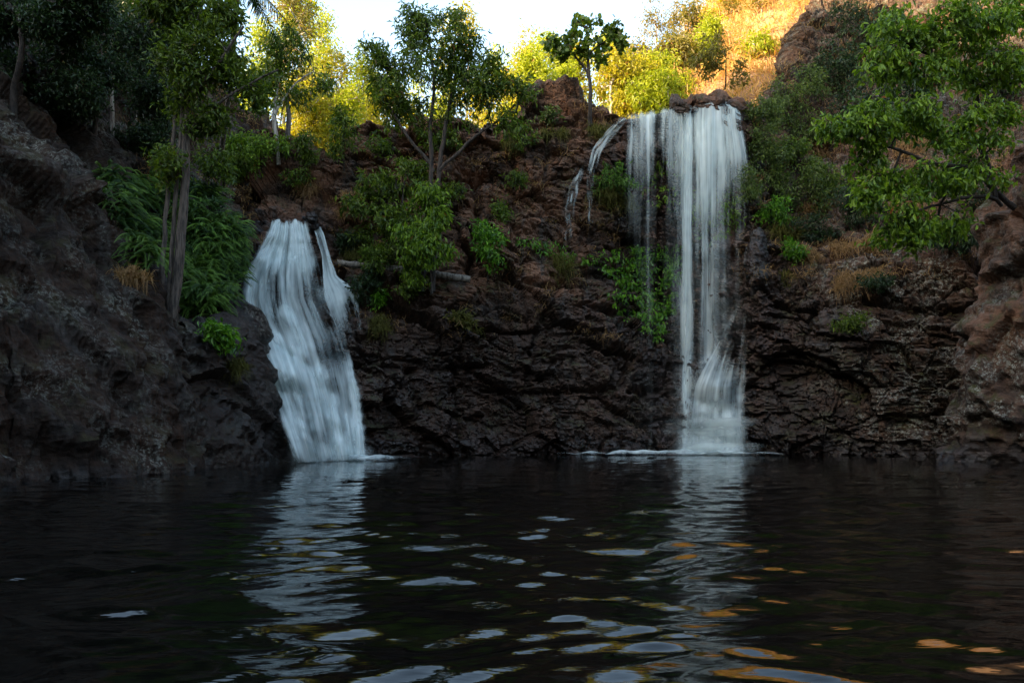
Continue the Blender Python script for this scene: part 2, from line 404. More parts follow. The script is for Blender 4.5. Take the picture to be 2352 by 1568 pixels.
def wet_back(q):
    x, y, z = q.T
    n = perlin(q * 0.5 + 40.0)
    a = (1 - sstep(5.0, 8.0, z + 1.5 * n)) * sstep(-12, -8, x) * (1 - sstep(11.5, 14.5, x + n))
    b = sstep(2.6, 4.8, x + n) * (1 - sstep(11.0, 12.2, x)) * (1 - sstep(14.5, 16.5, z))
    c = (1 - sstep(-7.2, -5.8, x)) * (1 - sstep(9.0, 10.5, z))
    d = (1 - sstep(0.1, 0.9, z))
    st = perlin(np.stack([x * 0.9, y * 0.9, z * 0.12], 1)) * 0.7 + 0.4 * perlin(q * 1.3)
    return np.clip(np.maximum.reduce([a * 0.8, b, c]) * (0.72 + 0.6 * st) + d, 0, 1)
def red_back(q):
    x, y, z = q.T
    return np.clip(sstep(3.5, 9.0, z + perlin(q * 0.4) * 2), 0.25, 1) * (1 - 0.6 * sstep(10, 12.5, x))
def lich_back(q):
    x, y, z = q.T
    return np.clip(sstep(11.8, 13.2, x) * (1 - 0.7 * sstep(6.5, 9, z)) + 0.10, 0, 1)
cliff = rock_sheet('cliff_terrain', net, 480, 900, M['rock'], wet_back, red_back, lich_back, amp=0.85, blur=3, soft=0)
tag(cliff, kind='structure')

# --- left bank: rock by the water (edge vignette painted into its colours), a gully, then a steep wooded slope
bank = [
 [wl(-600,9.5),(-620,800,10),(-650,370,11.2),(-700,220,14),(-700,0,17),(-700,-300,20),(-700,-700,24)],
 [wl(-250,12.5),(-250,800,13.2),(-250,350,14.6),(-250,230,17.5),(-250,50,21),(-250,-250,25),(-250,-500,30)],
 [wl(0,15.6),(0,750,16.5),(0,362,17.9),(0,310,20),(0,120,23.5),(0,-100,27),(0,-350,33)],
 [wl(130,16.6),(130,750,17.6),(122,390,19.3),(142,400,21.5),(150,200,26),(150,0,30),(150,-250,36)],
 [wl(235,17.4),(230,800,18.4),(222,545,20),(240,545,22.5),(255,330,27.5),(260,100,33),(260,-150,38)],
 [wl(315,18.6),(310,850,19.4),(302,615,20.6),(315,615,23),(330,430,27),(340,270,34),(350,-50,40)],
 [wl(395,20.6),(390,910,21.2),(384,775,21.8),(398,745,23.6),(410,480,27),(420,280,34),(420,130,41)],
 [wl(495,22),(482,900,22.4),(470,785,23),(480,740,24.3),(490,470,28),(490,290,34.5),(490,190,42)],
 [wl(600,23.8),(580,910,24.4),(556,790,25),(540,650,27),(545,470,29.5),(550,320,35),(560,270,42)],
 [wl(672,25.2),(636,950,25.8),(574,820,26.9),(532,680,28.3),(560,500,31.6),(600,330,35.5),(620,280,43)],
 [wl(700,26.6),(655,950,27.4),(596,820,28.6),(558,680,29.9),(590,500,33.4),(625,340,37),(640,300,44)],
]
net = []
for c in bank:
    net.append([zrow(c[0], -0.8)] + [at(*p) for p in c])
net = np.array(net).transpose(1, 0, 2)
def wet_bank(q):
    x, y, z = q.T
    return 0.6 * np.clip(np.maximum(1 - sstep(0.05, 0.3, z), sstep(-10.5, -8.5, x + perlin(q * 0.6)) * (1 - sstep(5, 7, z)) * sstep(19.5, 22.5, y)), 0, 1)
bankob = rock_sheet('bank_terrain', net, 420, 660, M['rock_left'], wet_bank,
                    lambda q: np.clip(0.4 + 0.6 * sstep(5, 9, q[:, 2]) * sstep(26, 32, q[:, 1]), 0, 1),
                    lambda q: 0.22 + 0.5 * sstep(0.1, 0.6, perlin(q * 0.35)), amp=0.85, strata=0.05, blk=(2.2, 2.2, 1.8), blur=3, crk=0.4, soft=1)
tag(bankob, kind='structure')

# --- rock buttress at the right edge
butt = [
 [wl(2175,29.5),(2195,960,29.5),(2230,890,29.5),(2240,760,29.5),(2295,640,29.5),(2320,500,29.5),(2360,330,29.5),(2440,262,29.5)],
 [wl(2150,26.8),(2158,965,26.6),(2200,890,26.6),(2212,760,26.5),(2268,640,26.4),(2296,500,26.4),(2334,330,26.4),(2410,258,26.8)],
 [wl(2190,25.6),(2215,965,25.4),(2258,890,25.2),(2268,760,25.1),(2318,640,25),(2340,500,25),(2375,330,25),(2430,250,25.6)],
 [wl(2352,24.8),(2352,965,24.2),(2360,890,24.0),(2370,760,23.9),(2400,640,23.8),(2420,500,23.8),(2450,330,23.9),(2490,240,24.6)],
 [wl(2600,22.8),(2600,965,22.4),(2605,890,22.2),(2610,760,22),(2620,640,22),(2640,500,22),(2660,330,22.2),(2690,230,23)],
 [wl(3100,19.5),(3100,965,19.3),(3100,890,19.2),(3100,760,19.2),(3100,640,19.2),(3110,500,19.2),(3130,330,19.6),(3150,230,20.4)],
]
net = []
for c in butt:
    col = [zrow(c[0], -0.8)] + [at(*p) for p in c]
    col.append(col[-1] + np.array([1.5, 4.0, 0.2])); net.append(col)
net = np.array(net).transpose(1, 0, 2)
buttob = rock_sheet('rock_outcrop', net, 260, 230, M['rock'],
                    lambda q: 0.9 * (1 - sstep(0.1, 0.8, q[:, 2])), lambda q: np.clip(sstep(1.5, 5.0, q[:, 2]), 0.1, 1),
                    lambda q: np.clip(1.15 - sstep(2.0, 6.0, q[:, 2]) * 0.8, 0, 1), amp=0.75, strata=0.03, blk=(1.4, 1.4, 1.1), blur=3)
tag(buttob, 'red brown rock buttress rising from the water before the right bank, lichen at its foot', 'rock')

def bvh(i, rough=True):
    p, F, q = BASES[i]
    return BVHTree.FromPolygons([tuple(v) for v in (q if rough else p)], [tuple(int(i) for i in f) for f in F])
T_BACK, T_BANK, T_BUTT = bvh(0), bvh(1), bvh(2)
S_BACK = bvh(0, False)
EYE = Vector((0, 0, CAMZ))
def ray(px, py, trees=None):
    d = Vector(((px - CX) / FPX, 1.0, (HY - py) / FPX)).normalized()
    best = None
    for t in (trees or (T_BACK, T_BANK, T_BUTT)):
        loc, n, i, dist = t.ray_cast(EYE, d)
        if loc is not None and (best is None or dist < best[2]): best = (loc, n, dist)
    return best
def surf(px, py, Y=30.0, trees=None):
    h = ray(px, py, trees)
    return np.array(h[0]) if h else at(px, py, Y)

# ------------------------------------------------------------------ hills and ground
def heightfield(name, x0, x1, y0, y1, nx, ny, fz, mat):
    X, Yg = np.meshgrid(np.linspace(x0, x1, nx), np.linspace(y0, y1, ny))
    Z = fz(X, Yg)
    o = make_mesh(name, np.stack([X, Yg, Z], 2).reshape(-1, 3), [grid_faces(ny, nx)], mat)
    return tag(o, kind='structure'), Z

def nz(X, Y, s, o=4, k=0.0):
    return fbm(np.stack([X * s, Y * s, np.full_like(X, k)], -1), o)

def ridge(X, Y):                        # high ground on the sunward side of the gorge, it keeps the sun off the pool
    h = 70 * (1 - sstep(-7.8, -3.8, Y - 0.70 * (X + 64) + 2 * nz(X, Y, 0.06, 2))) * np.exp(-((X + 64) / 25) ** 2)
    h = np.maximum(h, 30 * sstep(-20, -48, Y) * (1 + 0.15 * nz(X, Y, 0.05, 2, 4.0)))           # unseen valley side behind the viewer, added to cut low sky light
    h = np.maximum(h, 34 * sstep(26, 48, X) * sstep(34, 14, Y))                                # and an unseen right valley side, added for the same shading
    return h + 1.8 * nz(X, Y, 0.12) - 3 + 12 * sstep(24, 40, Y) * sstep(-20, -30, X)
heightfield('hill', -130, 90, -120, 60, 190, 160, ridge, M['soil'])
def plateau(X, Y):
    d = np.sqrt(X ** 2 + (Y - 40) ** 2)
    return 12.4 + 0.5 * nz(X, Y, 0.15) + 0.012 * np.maximum(Y - 80, 0) - 1.6 * np.exp(-((X + 8.5) / 3.0) ** 2)
heightfield('ground', -260, 260, 40.5, 700, 180, 160, plateau, M['soil'])
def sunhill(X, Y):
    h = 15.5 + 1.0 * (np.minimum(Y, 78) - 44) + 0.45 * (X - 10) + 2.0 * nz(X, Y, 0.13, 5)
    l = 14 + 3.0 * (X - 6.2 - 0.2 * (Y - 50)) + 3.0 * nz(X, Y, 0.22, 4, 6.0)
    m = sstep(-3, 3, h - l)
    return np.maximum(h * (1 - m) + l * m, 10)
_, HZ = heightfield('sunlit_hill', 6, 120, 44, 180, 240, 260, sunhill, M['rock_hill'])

# ------------------------------------------------------------------ pool
def pool():
    nr, nc = 620, 620
    tY = np.linspace(1 / 1.7, 1 / 37.0, nr); Yr = 1 / tY
    px = np.linspace(-1500, 3900, nc)
    X = (px[None, :] - CX) / FPX * Yr[:, None]; Yg = np.repeat(Yr[:, None], nc, 1)
    rg = np.random.RandomState(3)
    Z = np.zeros_like(X)
    wx = 0.25 * nz(X, Yg, 0.5, 2, 3.0); wy = 0.25 * nz(X, Yg, 0.6, 2, 8.0)
    for L, a, n in ((1.30, 0.0068, 4), (0.80, 0.0080, 8), (0.46, 0.0074, 10), (0.25, 0.0027, 9)):
        for i in range(n):
            th = rg.normal(0, 0.46); k = 2 * math.pi / (L * rg.uniform(0.75, 1.3))
            ph = rg.uniform(0, 6.28)
            Z += a * rg.uniform(0.6, 1.2) / math.sqrt(n) * 1.5 * np.sin(k * (math.sin(th) * (X + wx) + math.cos(th) * (Yg + wy)) + ph)
    env = 0.75 + 0.5 * nz(X, Yg, 0.22, 2, 5.0)
    Z *= np.clip(env, 0.2, 1.5)
    V = np.stack([X, Yg, Z], 2).reshape(-1, 3)
    F = [grid_faces(nr, nc)]
    # calm water under and behind the camera
    b = np.array([[-14, 1.7, -0.05], [14, 1.7, -0.05], [14, -30, -0.05], [-14, -30, -0.05]])
    V = np.concatenate([V, b]); n0 = nr * nc
    F.append(np.array([[n0, n0 + 1, n0 + 2, n0 + 3]]))
    tag(make_mesh('water', V, F, M['water']), kind='structure')
pool()

# ------------------------------------------------------------------ falls
def interp_cols(rows, t):
    """rows: list of (t, values...) -> values at t (array)"""
    a = np.array(rows, float)
    return np.stack([np.interp(t, a[:, 0], a[:, i]) for i in range(1, a.shape[1])], -1)

def sheet(name, parent, edges, dens_fn, nu, nv, offs, width, relief, seed=0, trees=None, step=None, top=0.01, bottom=0.004, soft=0.13):
    """edges: rows (py_left, px_left, py_right, px_right) down the flow; every point lies on the smooth rock + offs"""
    e = np.array(edges, float)
    L = np.concatenate([[0], np.cumsum(np.hypot(np.diff((e[:, 1] + e[:, 3]) / 2), np.diff((e[:, 0] + e[:, 2]) / 2)))]); L /= L[-1]
    v = np.linspace(0, 1, nv)
    def sm(c):
        y = np.interp(v, L, c)
        for _ in range(4): y[1:-1] = (y[:-2] + 2 * y[1:-1] + y[2:]) / 4
        return y
    yl, xl, yr, xr = (sm(e[:, i]) for i in range(4))
    u = np.linspace(0, 1, nu)
    PX = xl[:, None] * (1 - u) + xr[:, None] * u; PY = yl[:, None] * (1 - u) + yr[:, None] * u
    D = np.zeros_like(PX)
    for i in range(0, nv):
        for j in range(0, nu, 4):
            h = ray(PX[i, j], PY[i, j], (S_BACK,)); h2 = ray(PX[i, j], PY[i, j], (T_BACK,))
            D[i, j] = min(h[0].y if h else 99, h2[0].y if h2 else 99)
            if D[i, j] > 90: D[i, j] = np.nan
    for i in range(nv):
        ok = [j for j in range(0, nu, 4) if not np.isnan(D[i, j])]
        D[i] = np.interp(np.arange(nu), ok, D[i, ok]) if ok else 30
    for _ in range(5):
        E = D.copy(); E[1:-1] = np.minimum(np.minimum(D[:-2], D[2:]), D[1:-1]); D = E.copy()
        E[:, 1:-1] = np.minimum(np.minimum(D[:, :-2], D[:, 2:]), D[:, 1:-1]); D = E
    for _ in range(8):
        D[1:-1] = (D[:-2] + 2 * D[1:-1] + D[2:]) / 4
        D[:, 1:-1] = (D[:, :-2] + 2 * D[:, 1:-1] + D[:, 2:]) / 4
    U, Vv = np.meshgrid(u * width, np.concatenate([[0], np.cumsum(np.full(nv - 1, 9.0 / nv))]))
    rel = relief * (perlin(np.stack([U * 1.6 + seed, Vv * 0.55, U * 0 + seed], -1)) + 0.6 * perlin(np.stack([U * 5 + seed, Vv * 0.8, U * 0 + 3], -1)))
    D = D - offs - rel - (step(PX, PY) if step else 0)
    P = np.stack([(PX - CX) / FPX * D, D, CAMZ + (HY - PY) / FPX * D], -1).reshape(-1, 3)
    dens = dens_fn(PX, PY, U / width, np.repeat(v[:, None], nu, 1))
    en = 0.05 * perlin(np.stack([U * 0 + seed, Vv * 1.1, U * 0], -1)) + 0.03 * perlin(np.stack([U * 0 + seed, Vv * 4.0, U * 0], -1))
    edge = sstep(0.0, soft, U / width + en) * sstep(1.0, 1 - soft, U / width + en) * sstep(0, 0.035, Vv / 9.0 + 0.03 * perlin(np.stack([U * 1.6, U * 0 + seed, U * 0], -1)))
    fade = sstep(0, top, np.repeat(v[:, None], nu, 1)) * sstep(1.0, 1.0 - bottom, np.repeat(v[:, None], nu, 1)); edge = edge * fade
    return make_mesh(name, P, [grid_faces(nv, nu)[:, ::-1]], M['falls'], parent,
                     uv=np.stack([U.ravel() * 0.72 + seed, Vv.ravel()], 1), attrs={'dens': np.clip(dens * edge, 0, 1).ravel()})

def ribbons(name, parent, strands, nu=5):
    """strands: (points (n,3), widths (n), density (n)); soft hollow strips joined into one veil of water"""
    Vs, Fs, UVs, Ds = [], [], [], []; off = 0
    rg = np.random.RandomState(5)
    for P, W, Dn in strands:
        P = np.asarray(P, float); n = len(P)
        s = np.linspace(-1, 1, nu)
        X = P[:, None, :] + np.zeros((n, nu, 3))
        X[:, :, 0] += s[None, :] * W[:, None] * 0.5
        X[:, :, 1] += (s[None, :] ** 2) * W[:, None] * 0.25
        Ln = np.concatenate([[0], np.cumsum(np.linalg.norm(np.diff(P, axis=0), axis=1))])
        uo, vo = rg.uniform(0, 40, 2)
        UVs.append(np.stack([(uo + s[None, :] * W[:, None] * 0.5), vo + np.repeat(Ln[:, None], nu, 1)], -1).reshape(-1, 2))
        Ds.append((Dn[:, None] * (1 - s[None, :] ** 2)).ravel())
        Vs.append(X.reshape(-1, 3)); Fs.append(grid_faces(n, nu, off)); off += n * nu
    return make_mesh(name, np.concatenate(Vs), [np.concatenate(Fs)], M['falls'], parent, uv=np.concatenate(UVs), attrs={'dens': np.clip(np.concatenate(Ds), 0, 1)})

lf = empty('waterfall', at(*wl(750, 27)), 'broad white cascade fanning down the rock into the pool beside the twin trunk tree', 'waterfall')
LE = [(500, 620, 500, 708), (540, 606, 545, 722), (580, 578, 590, 740), (630, 554, 640, 756), (680, 544, 690, 770), (740, 550, 730, 794), (790, 568, 775, 812),
      (850, 592, 830, 824), (920, 618, 900, 836), (990, 642, 975, 842), (1064, 668, 1056, 850)]
def strokes(PX, PY, lst):
    o = np.zeros_like(PX)
    jx = 6 * perlin(np.stack([PX * 0.03, PY * 0.02, PX * 0], -1)); jy = 6 * perlin(np.stack([PX * 0.03, PY * 0.02, PX * 0 + 7], -1))
    for pts, wd, st in lst:
        a = np.array(pts, float); dm = np.full(PX.shape, 1e9)
        for k in range(len(a) - 1):
            e = a[k + 1] - a[k]; wx_, wy_ = PX + jx - a[k, 0], PY + jy - a[k, 1]
            t = np.clip((wx_ * e[0] + wy_ * e[1]) / (e @ e), 0, 1)
            dm = np.minimum(dm, np.hypot(wx_ - t * e[0], wy_ - t * e[1]))
        o += st * np.exp(-(dm / wd) ** 2)
    return o
FLOW = [([(645, 500), (640, 545), (608, 600)], 26, .34), ([(690, 505), (690, 560), (706, 610)], 18, .22), ([(585, 608), (650, 588), (700, 606)], 16, .22),
        ([(572, 635), (562, 690), (570, 760)], 24, .40), ([(566, 768), (620, 796), (680, 838), (722, 900)], 22, .42), ([(620, 840), (672, 935), (722, 1056)], 36, .30),
        ([(720, 880), (760, 950), (795, 1056)], 24, .28), ([(655, 715), (702, 790), (745, 865)], 12, .28), ([(820, 985), (830, 1056)], 12, .35),
        ([(690, 1040), (830, 1040)], 18, .25), ([(610, 640), (612, 740)], 9, .20), ([(650, 640), (655, 720)], 8, .15),
        ([(692, 690), (705, 760), (722, 805)], 24, -.20), ([(775, 700), (795, 800)], 26, -.24), ([(722, 825), (800, 930)], 14, -.20), ([(634, 650), (636, 750)], 12, -.22), ([(725, 560), (742, 650)], 14, -.30),
        ([(660, 900), (720, 1000)], 9, -.15), ([(775, 940), (800, 1010)], 12, -.2)]
def dl(PX, PY, u, v):
    n = perlin(np.stack([u * 8, v * 3, u * 0 + 1.5], -1)) + 0.7 * perlin(np.stack([u * 19, v * 4.5, u * 0 + 4.5], -1))
    return 0.57 + 0.15 * n + strokes(PX, PY, FLOW)
def ledges(PX, PY):
    n = 14 * perlin(np.stack([PX * 0.03, PX * 0, PX * 0 + 1.0], -1))
    a = sstep(-22, 26, PY + n - 775 - (PX - 565) * 0.60) * sstep(745, 690, PX) * 0.75
    b = sstep(-14, 22, PY + n - 590 - (660 - PX) * 0.55) * 0.40
    c = sstep(-16, 20, PY + n - 700 - (PX - 640) * 0.9) * sstep(640, 670, PX) * 0.35
    e = sstep(-16, 20, PY + n - 905 - (PX - 640) * 0.35) * 0.3
    return a + b + c + e
sheet('cascade', lf, LE, dl, 120, 220, 0.22, 4.2, 0.16, 2, step=ledges)
def dl2(PX, PY, u, v): return dl(PX, PY, u, v) - 0.36 + 0.3 * perlin(np.stack([u * 12, v * 7, u * 0 + 4.5], -1))
sheet('spray_veil', lf, LE, dl2, 100, 180, 0.50, 4.2, 0.25, 17, step=ledges)
sheet('side_stream', lf, [(500, 706, 502, 728), (540, 724, 540, 748), (590, 738, 590, 760), (640, 740, 634, 776), (680, 742, 660, 812), (720, 752, 706, 830), (780, 776, 766, 836), (840, 800, 826, 836)],
      lambda PX, PY, u, v: 0.78 - 0.42 * sstep(0.45, 0.75, v) + 0.15 * perlin(np.stack([u * 5, v * 9, u * 0], -1)), 40, 140, 0.18, 1.1, 0.08, 31, bottom=0.4)
sheet('side_cascade', lf, [(868, 796, 866, 814), (900, 798, 900, 824), (950, 806, 950, 830), (1000, 812, 1000, 834), (1056, 816, 1053, 842)],
      lambda PX, PY, u, v: 0.75 + 0.2 * perlin(np.stack([u * 4, v * 9, u * 0 + 7], -1)), 30, 90, 0.34, 0.9, 0.14, 47, top=0.2)

rf = empty('waterfall', at(*wl(1620, 34)), 'tall thin veil of white water dropping free from the high ledge under the golden hill', 'waterfall')
rg = np.random.RandomState(11)
def lip_py(px): return np.interp(px, [1400, 1440, 1490, 1540, 1600, 1650, 1690, 1704], [272, 262, 258, 246, 236, 234, 240, 262])
BANDS = [(1577, 9, .80, 9000), (1586, 5, .35, 1500), (1622, 15, .62, 520), (1640, 12, .50, 420), (1658, 12, .45, 260), (1690, 15, .62, 170), (1674, 9, .30, 300), (1602, 7, .25, 260),
         (1452, 13, .55, 150), (1472, 8, .35, 200), (1491, 7, .34, 600), (1500, 14, .35, 120), (1524, 10, .42, 170), (1546, 9, .34, 360), (1558, 9, .36, 420), (1568, 6, .30, 600), (1632, 30, .22, 900), (1560, 6, .22, 300)]
def curtain(name, parent, px0, px1, Yf, seed, gain, nu=150, nv=170):
    """a thin curtain: over the lip, then free fall; kept in front of the rock lower down"""
    pxs = np.linspace(px0, px1, nu); P = np.zeros((nv, nu, 3)); PX = np.zeros((nv, nu)); PY = np.zeros((nv, nu))
    lip = lip_py(pxs) + 5 * perlin(np.stack([pxs * 0.06, pxs * 0 + seed, pxs * 0], -1))
    tt = np.linspace(0, 1, nv) ** 1.2
    D = np.zeros((nv, nu))
    for j in range(nu):
        for i in range(nv):
            py = lip[j] - 3 + tt[i] * (1046 - lip[j]); PX[i, j] = pxs[j]; PY[i, j] = py
            Y = Yf + 0.9 * math.exp(-max((py - lip[j]) / 70, 0) * 1.5)
            if i % 4 == 0 or i == nv - 1:
                h = ray(pxs[j], py, (S_BACK,)); h2 = ray(pxs[j], py, (T_BACK,))
                wy_ = min(h[0].y - 0.25 if h else 99, h2[0].y - 0.10 if h2 and py > 420 else 99)
            D[i, j] = min(Y, wy_)
    for _ in range(6):
        D[1:-1] = (D[:-2] + 2 * D[1:-1] + D[2:]) / 4; D[:, 1:-1] = (D[:, :-2] + 2 * D[:, 1:-1] + D[:, 2:]) / 4
    U = (PX - px0) * 34.5 / FPX; Vv = (PY - 240) * 34.5 / FPX
    D += 0.14 * perlin(np.stack([U * 1.6, Vv * 0.12, U * 0 + seed], -1)) + 0.06 * perlin(np.stack([U * 5, Vv * 0.2, U * 0 + seed], -1))
    bx = PX + 5 * perlin(np.stack([U * 0.5, Vv * 0.25, U * 0 + seed], -1)); fall = np.maximum(PY - lip[None, :], 0)
    d = 0.20 * np.exp(-fall / 110) + 0.13 * np.exp(-fall / 430)
    for c, wd, st, L in BANDS: d = d + st * np.exp(-((bx - c) / wd) ** 2) * np.exp(-fall / L)
    d = d + 0.24 * perlin(np.stack([U * 3.2 + seed, Vv * 0.10, U * 0], -1)) * np.exp(-fall / 420)
    d = d - 0.75 * np.maximum(perlin(np.stack([U * 1.7, Vv * 0.45, U * 0 + 5], -1)) - 0.05, 0) * np.exp(-fall / 170) * (1 - 0.5 * sstep(1600, 1640, PX))
    d = d * (0.80 + 0.20 * sstep(1540, 1575, PX))       # dark rock between the first streams
    d = d * sstep(px0, px0 + 10, PX + 4 * perlin(np.stack([Vv * 0.6, U * 0, U * 0 + seed], -1))) * sstep(px1, px1 - 12, PX + 4 * perlin(np.stack([Vv * 0.6, U * 0 + 3, U * 0], -1)))
    d = d * sstep(-3, 10, fall + 8 * perlin(np.stack([U * 4, U * 0, U * 0 + seed], -1)))
    su = sstep(1640, 1706, PX)
    PX = PX + 16 * su * sstep(20, 130, fall) - 6 * sstep(1470, 1440, PX) * sstep(40, 160, fall) + 3.0 * perlin(np.stack([U * 1.1, Vv * 0.25, U * 0 + seed + 4], -1)) * sstep(10, 60, fall)
    d = d * (0.85 + 0.50 * perlin(np.stack([U * 1.15 + seed, Vv * 0.05, U * 0 + 8], -1)) * np.exp(-fall / 500))
    P = np.stack([(PX - CX) / FPX * D, D, CAMZ + (HY - PY) / FPX * D], -1).reshape(-1, 3)
    return make_mesh(name, P, [grid_faces(nv, nu)[:, ::-1]], M['falls'], parent, uv=np.stack([U.ravel() * 0.75 + seed * 3.1, Vv.ravel() * 0.7 + seed], 1), attrs={'dens': np.clip(d * gain, 0, 1).ravel()})
curtain('falling_veil', rf, 1436, 1710, 34.9, 1.0, 0.76)
curtain('falling_veil', rf, 1438, 1712, 34.55, 2.3, 0.72)
curtain('falling_veil', rf, 1436, 1708, 34.25, 3.7, 0.62)
sheet('lower_cascade', rf, [(600, 1722, 606, 1748), (660, 1706, 664, 1738), (720, 1672, 724, 1722), (790, 1622, 790, 1726), (850, 1578, 850, 1728), (890, 1556, 890, 1728), (960, 1546, 960, 1728), (1047, 1542, 1047, 1726)],
      lambda PX, PY, u, v: (0.12 + 0.44 * sstep(0.25, 0.75, v) + 0.14 * np.exp(-((u - 0.9 + 0.5 * v) / 0.16) ** 2) * sstep(0.9, 0.5, v) + 0.2 * perlin(np.stack([u * 6, v * 5, u * 0 + 9], -1))) * (0.4 + 0.6 * sstep(0, 0.15, v)), 70, 170, 0.3, 3.2, 0.10, 61, top=0.5, soft=0.28)
sheet('lower_veil', rf, [(860, 1552, 860, 1726), (960, 1546, 960, 1730), (1047, 1540, 1047, 1732)],
      lambda PX, PY, u, v: 0.56 + 0.1 * perlin(np.stack([u * 5, v * 3, u * 0 + 2], -1)), 40, 80, 0.62, 2.6, 0.10, 83, top=0.8, soft=0.3)
sheet('side_trickle', rf, [(262, 1432, 268, 1448), (296, 1392, 312, 1412), (340, 1358, 352, 1382), (400, 1346, 402, 1366), (520, 1348, 520, 1362), (580, 1350, 580, 1360)],
      lambda PX, PY, u, v: 0.34 - 0.10 * v + 0.35 * perlin(np.stack([u * 4, v * 9, u * 0 + 1], -1)), 24, 120, 0.14, 0.8, 0.06, 91, bottom=0.25)
sheet('side_trickle', rf, [(372, 1326, 376, 1350), (420, 1304, 424, 1332), (480, 1296, 480, 1322), (590, 1296, 590, 1312)],
      lambda PX, PY, u, v: 0.28 - 0.08 * v + 0.3 * perlin(np.stack([u * 4, v * 9, u * 0 + 5], -1)), 24, 100, 0.2, 0.6, 0.05, 95, top=0.2, bottom=0.35)

def foam(parent, x0, x1, Y, depth, d):
    """low band of froth where the fall meets the pool"""
    nx, ny = 90, 12
    s = np.linspace(0, 1, nx); t = np.linspace(-1, 1, ny)
    S, T = np.meshgrid(s, t)
    X = x0 + (x1 - x0) * S; Yy = Y - 0.25 + T * depth * 0.5
    n = perlin(np.stack([X * 1.4, Yy * 1.4, X * 0], -1))
    Z = 0.02 + (1 - T ** 2) * (0.15 + 0.14 * n) * np.clip(np.sin(np.pi * S), 0, 1) ** 0.5
    dn = d * (1 - T ** 2) * np.clip(np.sin(np.pi * S), 0, 1) ** 0.6 + 0.15 * n
    make_mesh('foam', np.stack([X, Yy, Z], 2).reshape(-1, 3), [grid_faces(ny, nx)], M['falls'], parent,
              uv=np.stack([X.ravel() * 0.3, Yy.ravel() * 4], 1), attrs={'dens': np.clip(dn, 0, 1).ravel()})
foam(lf, -7.4, -4.3, 26.9, 1.4, 1.0)
foam(lf, -7.9, -3.2, 26.4, 2.6, 0.42)
foam(rf, 1.4, 10.6, 32.7, 1.0, 0.80)
foam(rf, 6.4, 10.0, 32.8, 1.4, 1.0)
foam(rf, 4.6, 11.0, 32.2, 2.6, 0.40)
def mist(parent, px0, px1, py0, py1, offs, d, seed):
    sheet('mist', parent, [(py0, px0, py0, px1), ((py0 + py1) / 2, px0, (py0 + py1) / 2, px1), (py1, px0, py1, px1)],
          lambda PX, PY, u, v: d * sstep(0, 1, v) * np.clip(np.sin(np.pi * u), 0, 1) * (1 + 0.5 * perlin(np.stack([u * 3, v * 3, u * 0 + seed], -1))), 40, 40, offs, 0.6, 0.10, seed, top=0.5)
mist(rf, 1500, 1780, 880, 1050, 0.9, 0.55, 3); mist(lf, 640, 880, 950, 1066, 0.8, 0.50, 6)

def boulder(label, px, py, Y, rx, ry, rz, seed, wet=0.0):
    nu, nv = 70, 46
    th, ph = np.meshgrid(np.linspace(0, 2 * np.pi, nu), np.linspace(0.02, np.pi - 0.02, nv))
    V = np.stack([rx * np.cos(th) * np.sin(ph), ry * np.sin(th) * np.sin(ph), rz * np.cos(ph)], -1).reshape(-1, 3)
    c = at(px, py, Y); n = unit(V)
    V = V + n * (0.45 * rock_disp(V + seed * 13.7, 1.0, 0.05, (1.6, 1.6, 1.2)))[:, None] + c
    V = V.reshape(nv, nu, 3); V[:, -1] = V[:, 0]; V = V.reshape(-1, 3)
    tag(make_mesh('boulder', V, [grid_faces(nv, nu)], M['rock'], attrs={'rock': np.tile([wet, 1.0 - wet, 0.1], (len(V), 1))}, smooth=False), label, 'boulder')
def unit(v): return v / (np.linalg.norm(v, axis=-1, keepdims=True) + 1e-9)
boulder('brown boulder above the middle of the tall fall lip, left of two', 1622, 258, 38.5, 0.9, 0.9, 0.42, 1)
boulder('brown boulder above the right end of the tall fall lip', 1672, 258, 38.2, 0.8, 0.8, 0.4, 2)
boulder('flat topped block in the cleft under the right end of the fallen log', 1040, 680, 32.0, 0.75, 0.5, 0.30, 3)
boulder('small wedged block beside the flat topped block under the log', 1082, 668, 32.2, 0.40, 0.4, 0.26, 4)
boulder('wet dark rock at the left of the lip of the broad cascade', 604, 512, 31.0, 0.42, 0.5, 0.36, 6, 1.0)
boulder('wet dark rock parting the thin side stream from the broad cascade at its lip', 716, 512, 31.3, 0.26, 0.4, 0.42, 7, 1.0)
boulder('wet black rock knob standing beside the lower part of the tall fall', 1738, 600, 33.7, 0.55, 0.6, 1.35, 5, 1.0)

# ------------------------------------------------------------------ plants
def unit(v): return v / (np.linalg.norm(v, axis=-1, keepdims=True) + 1e-9)

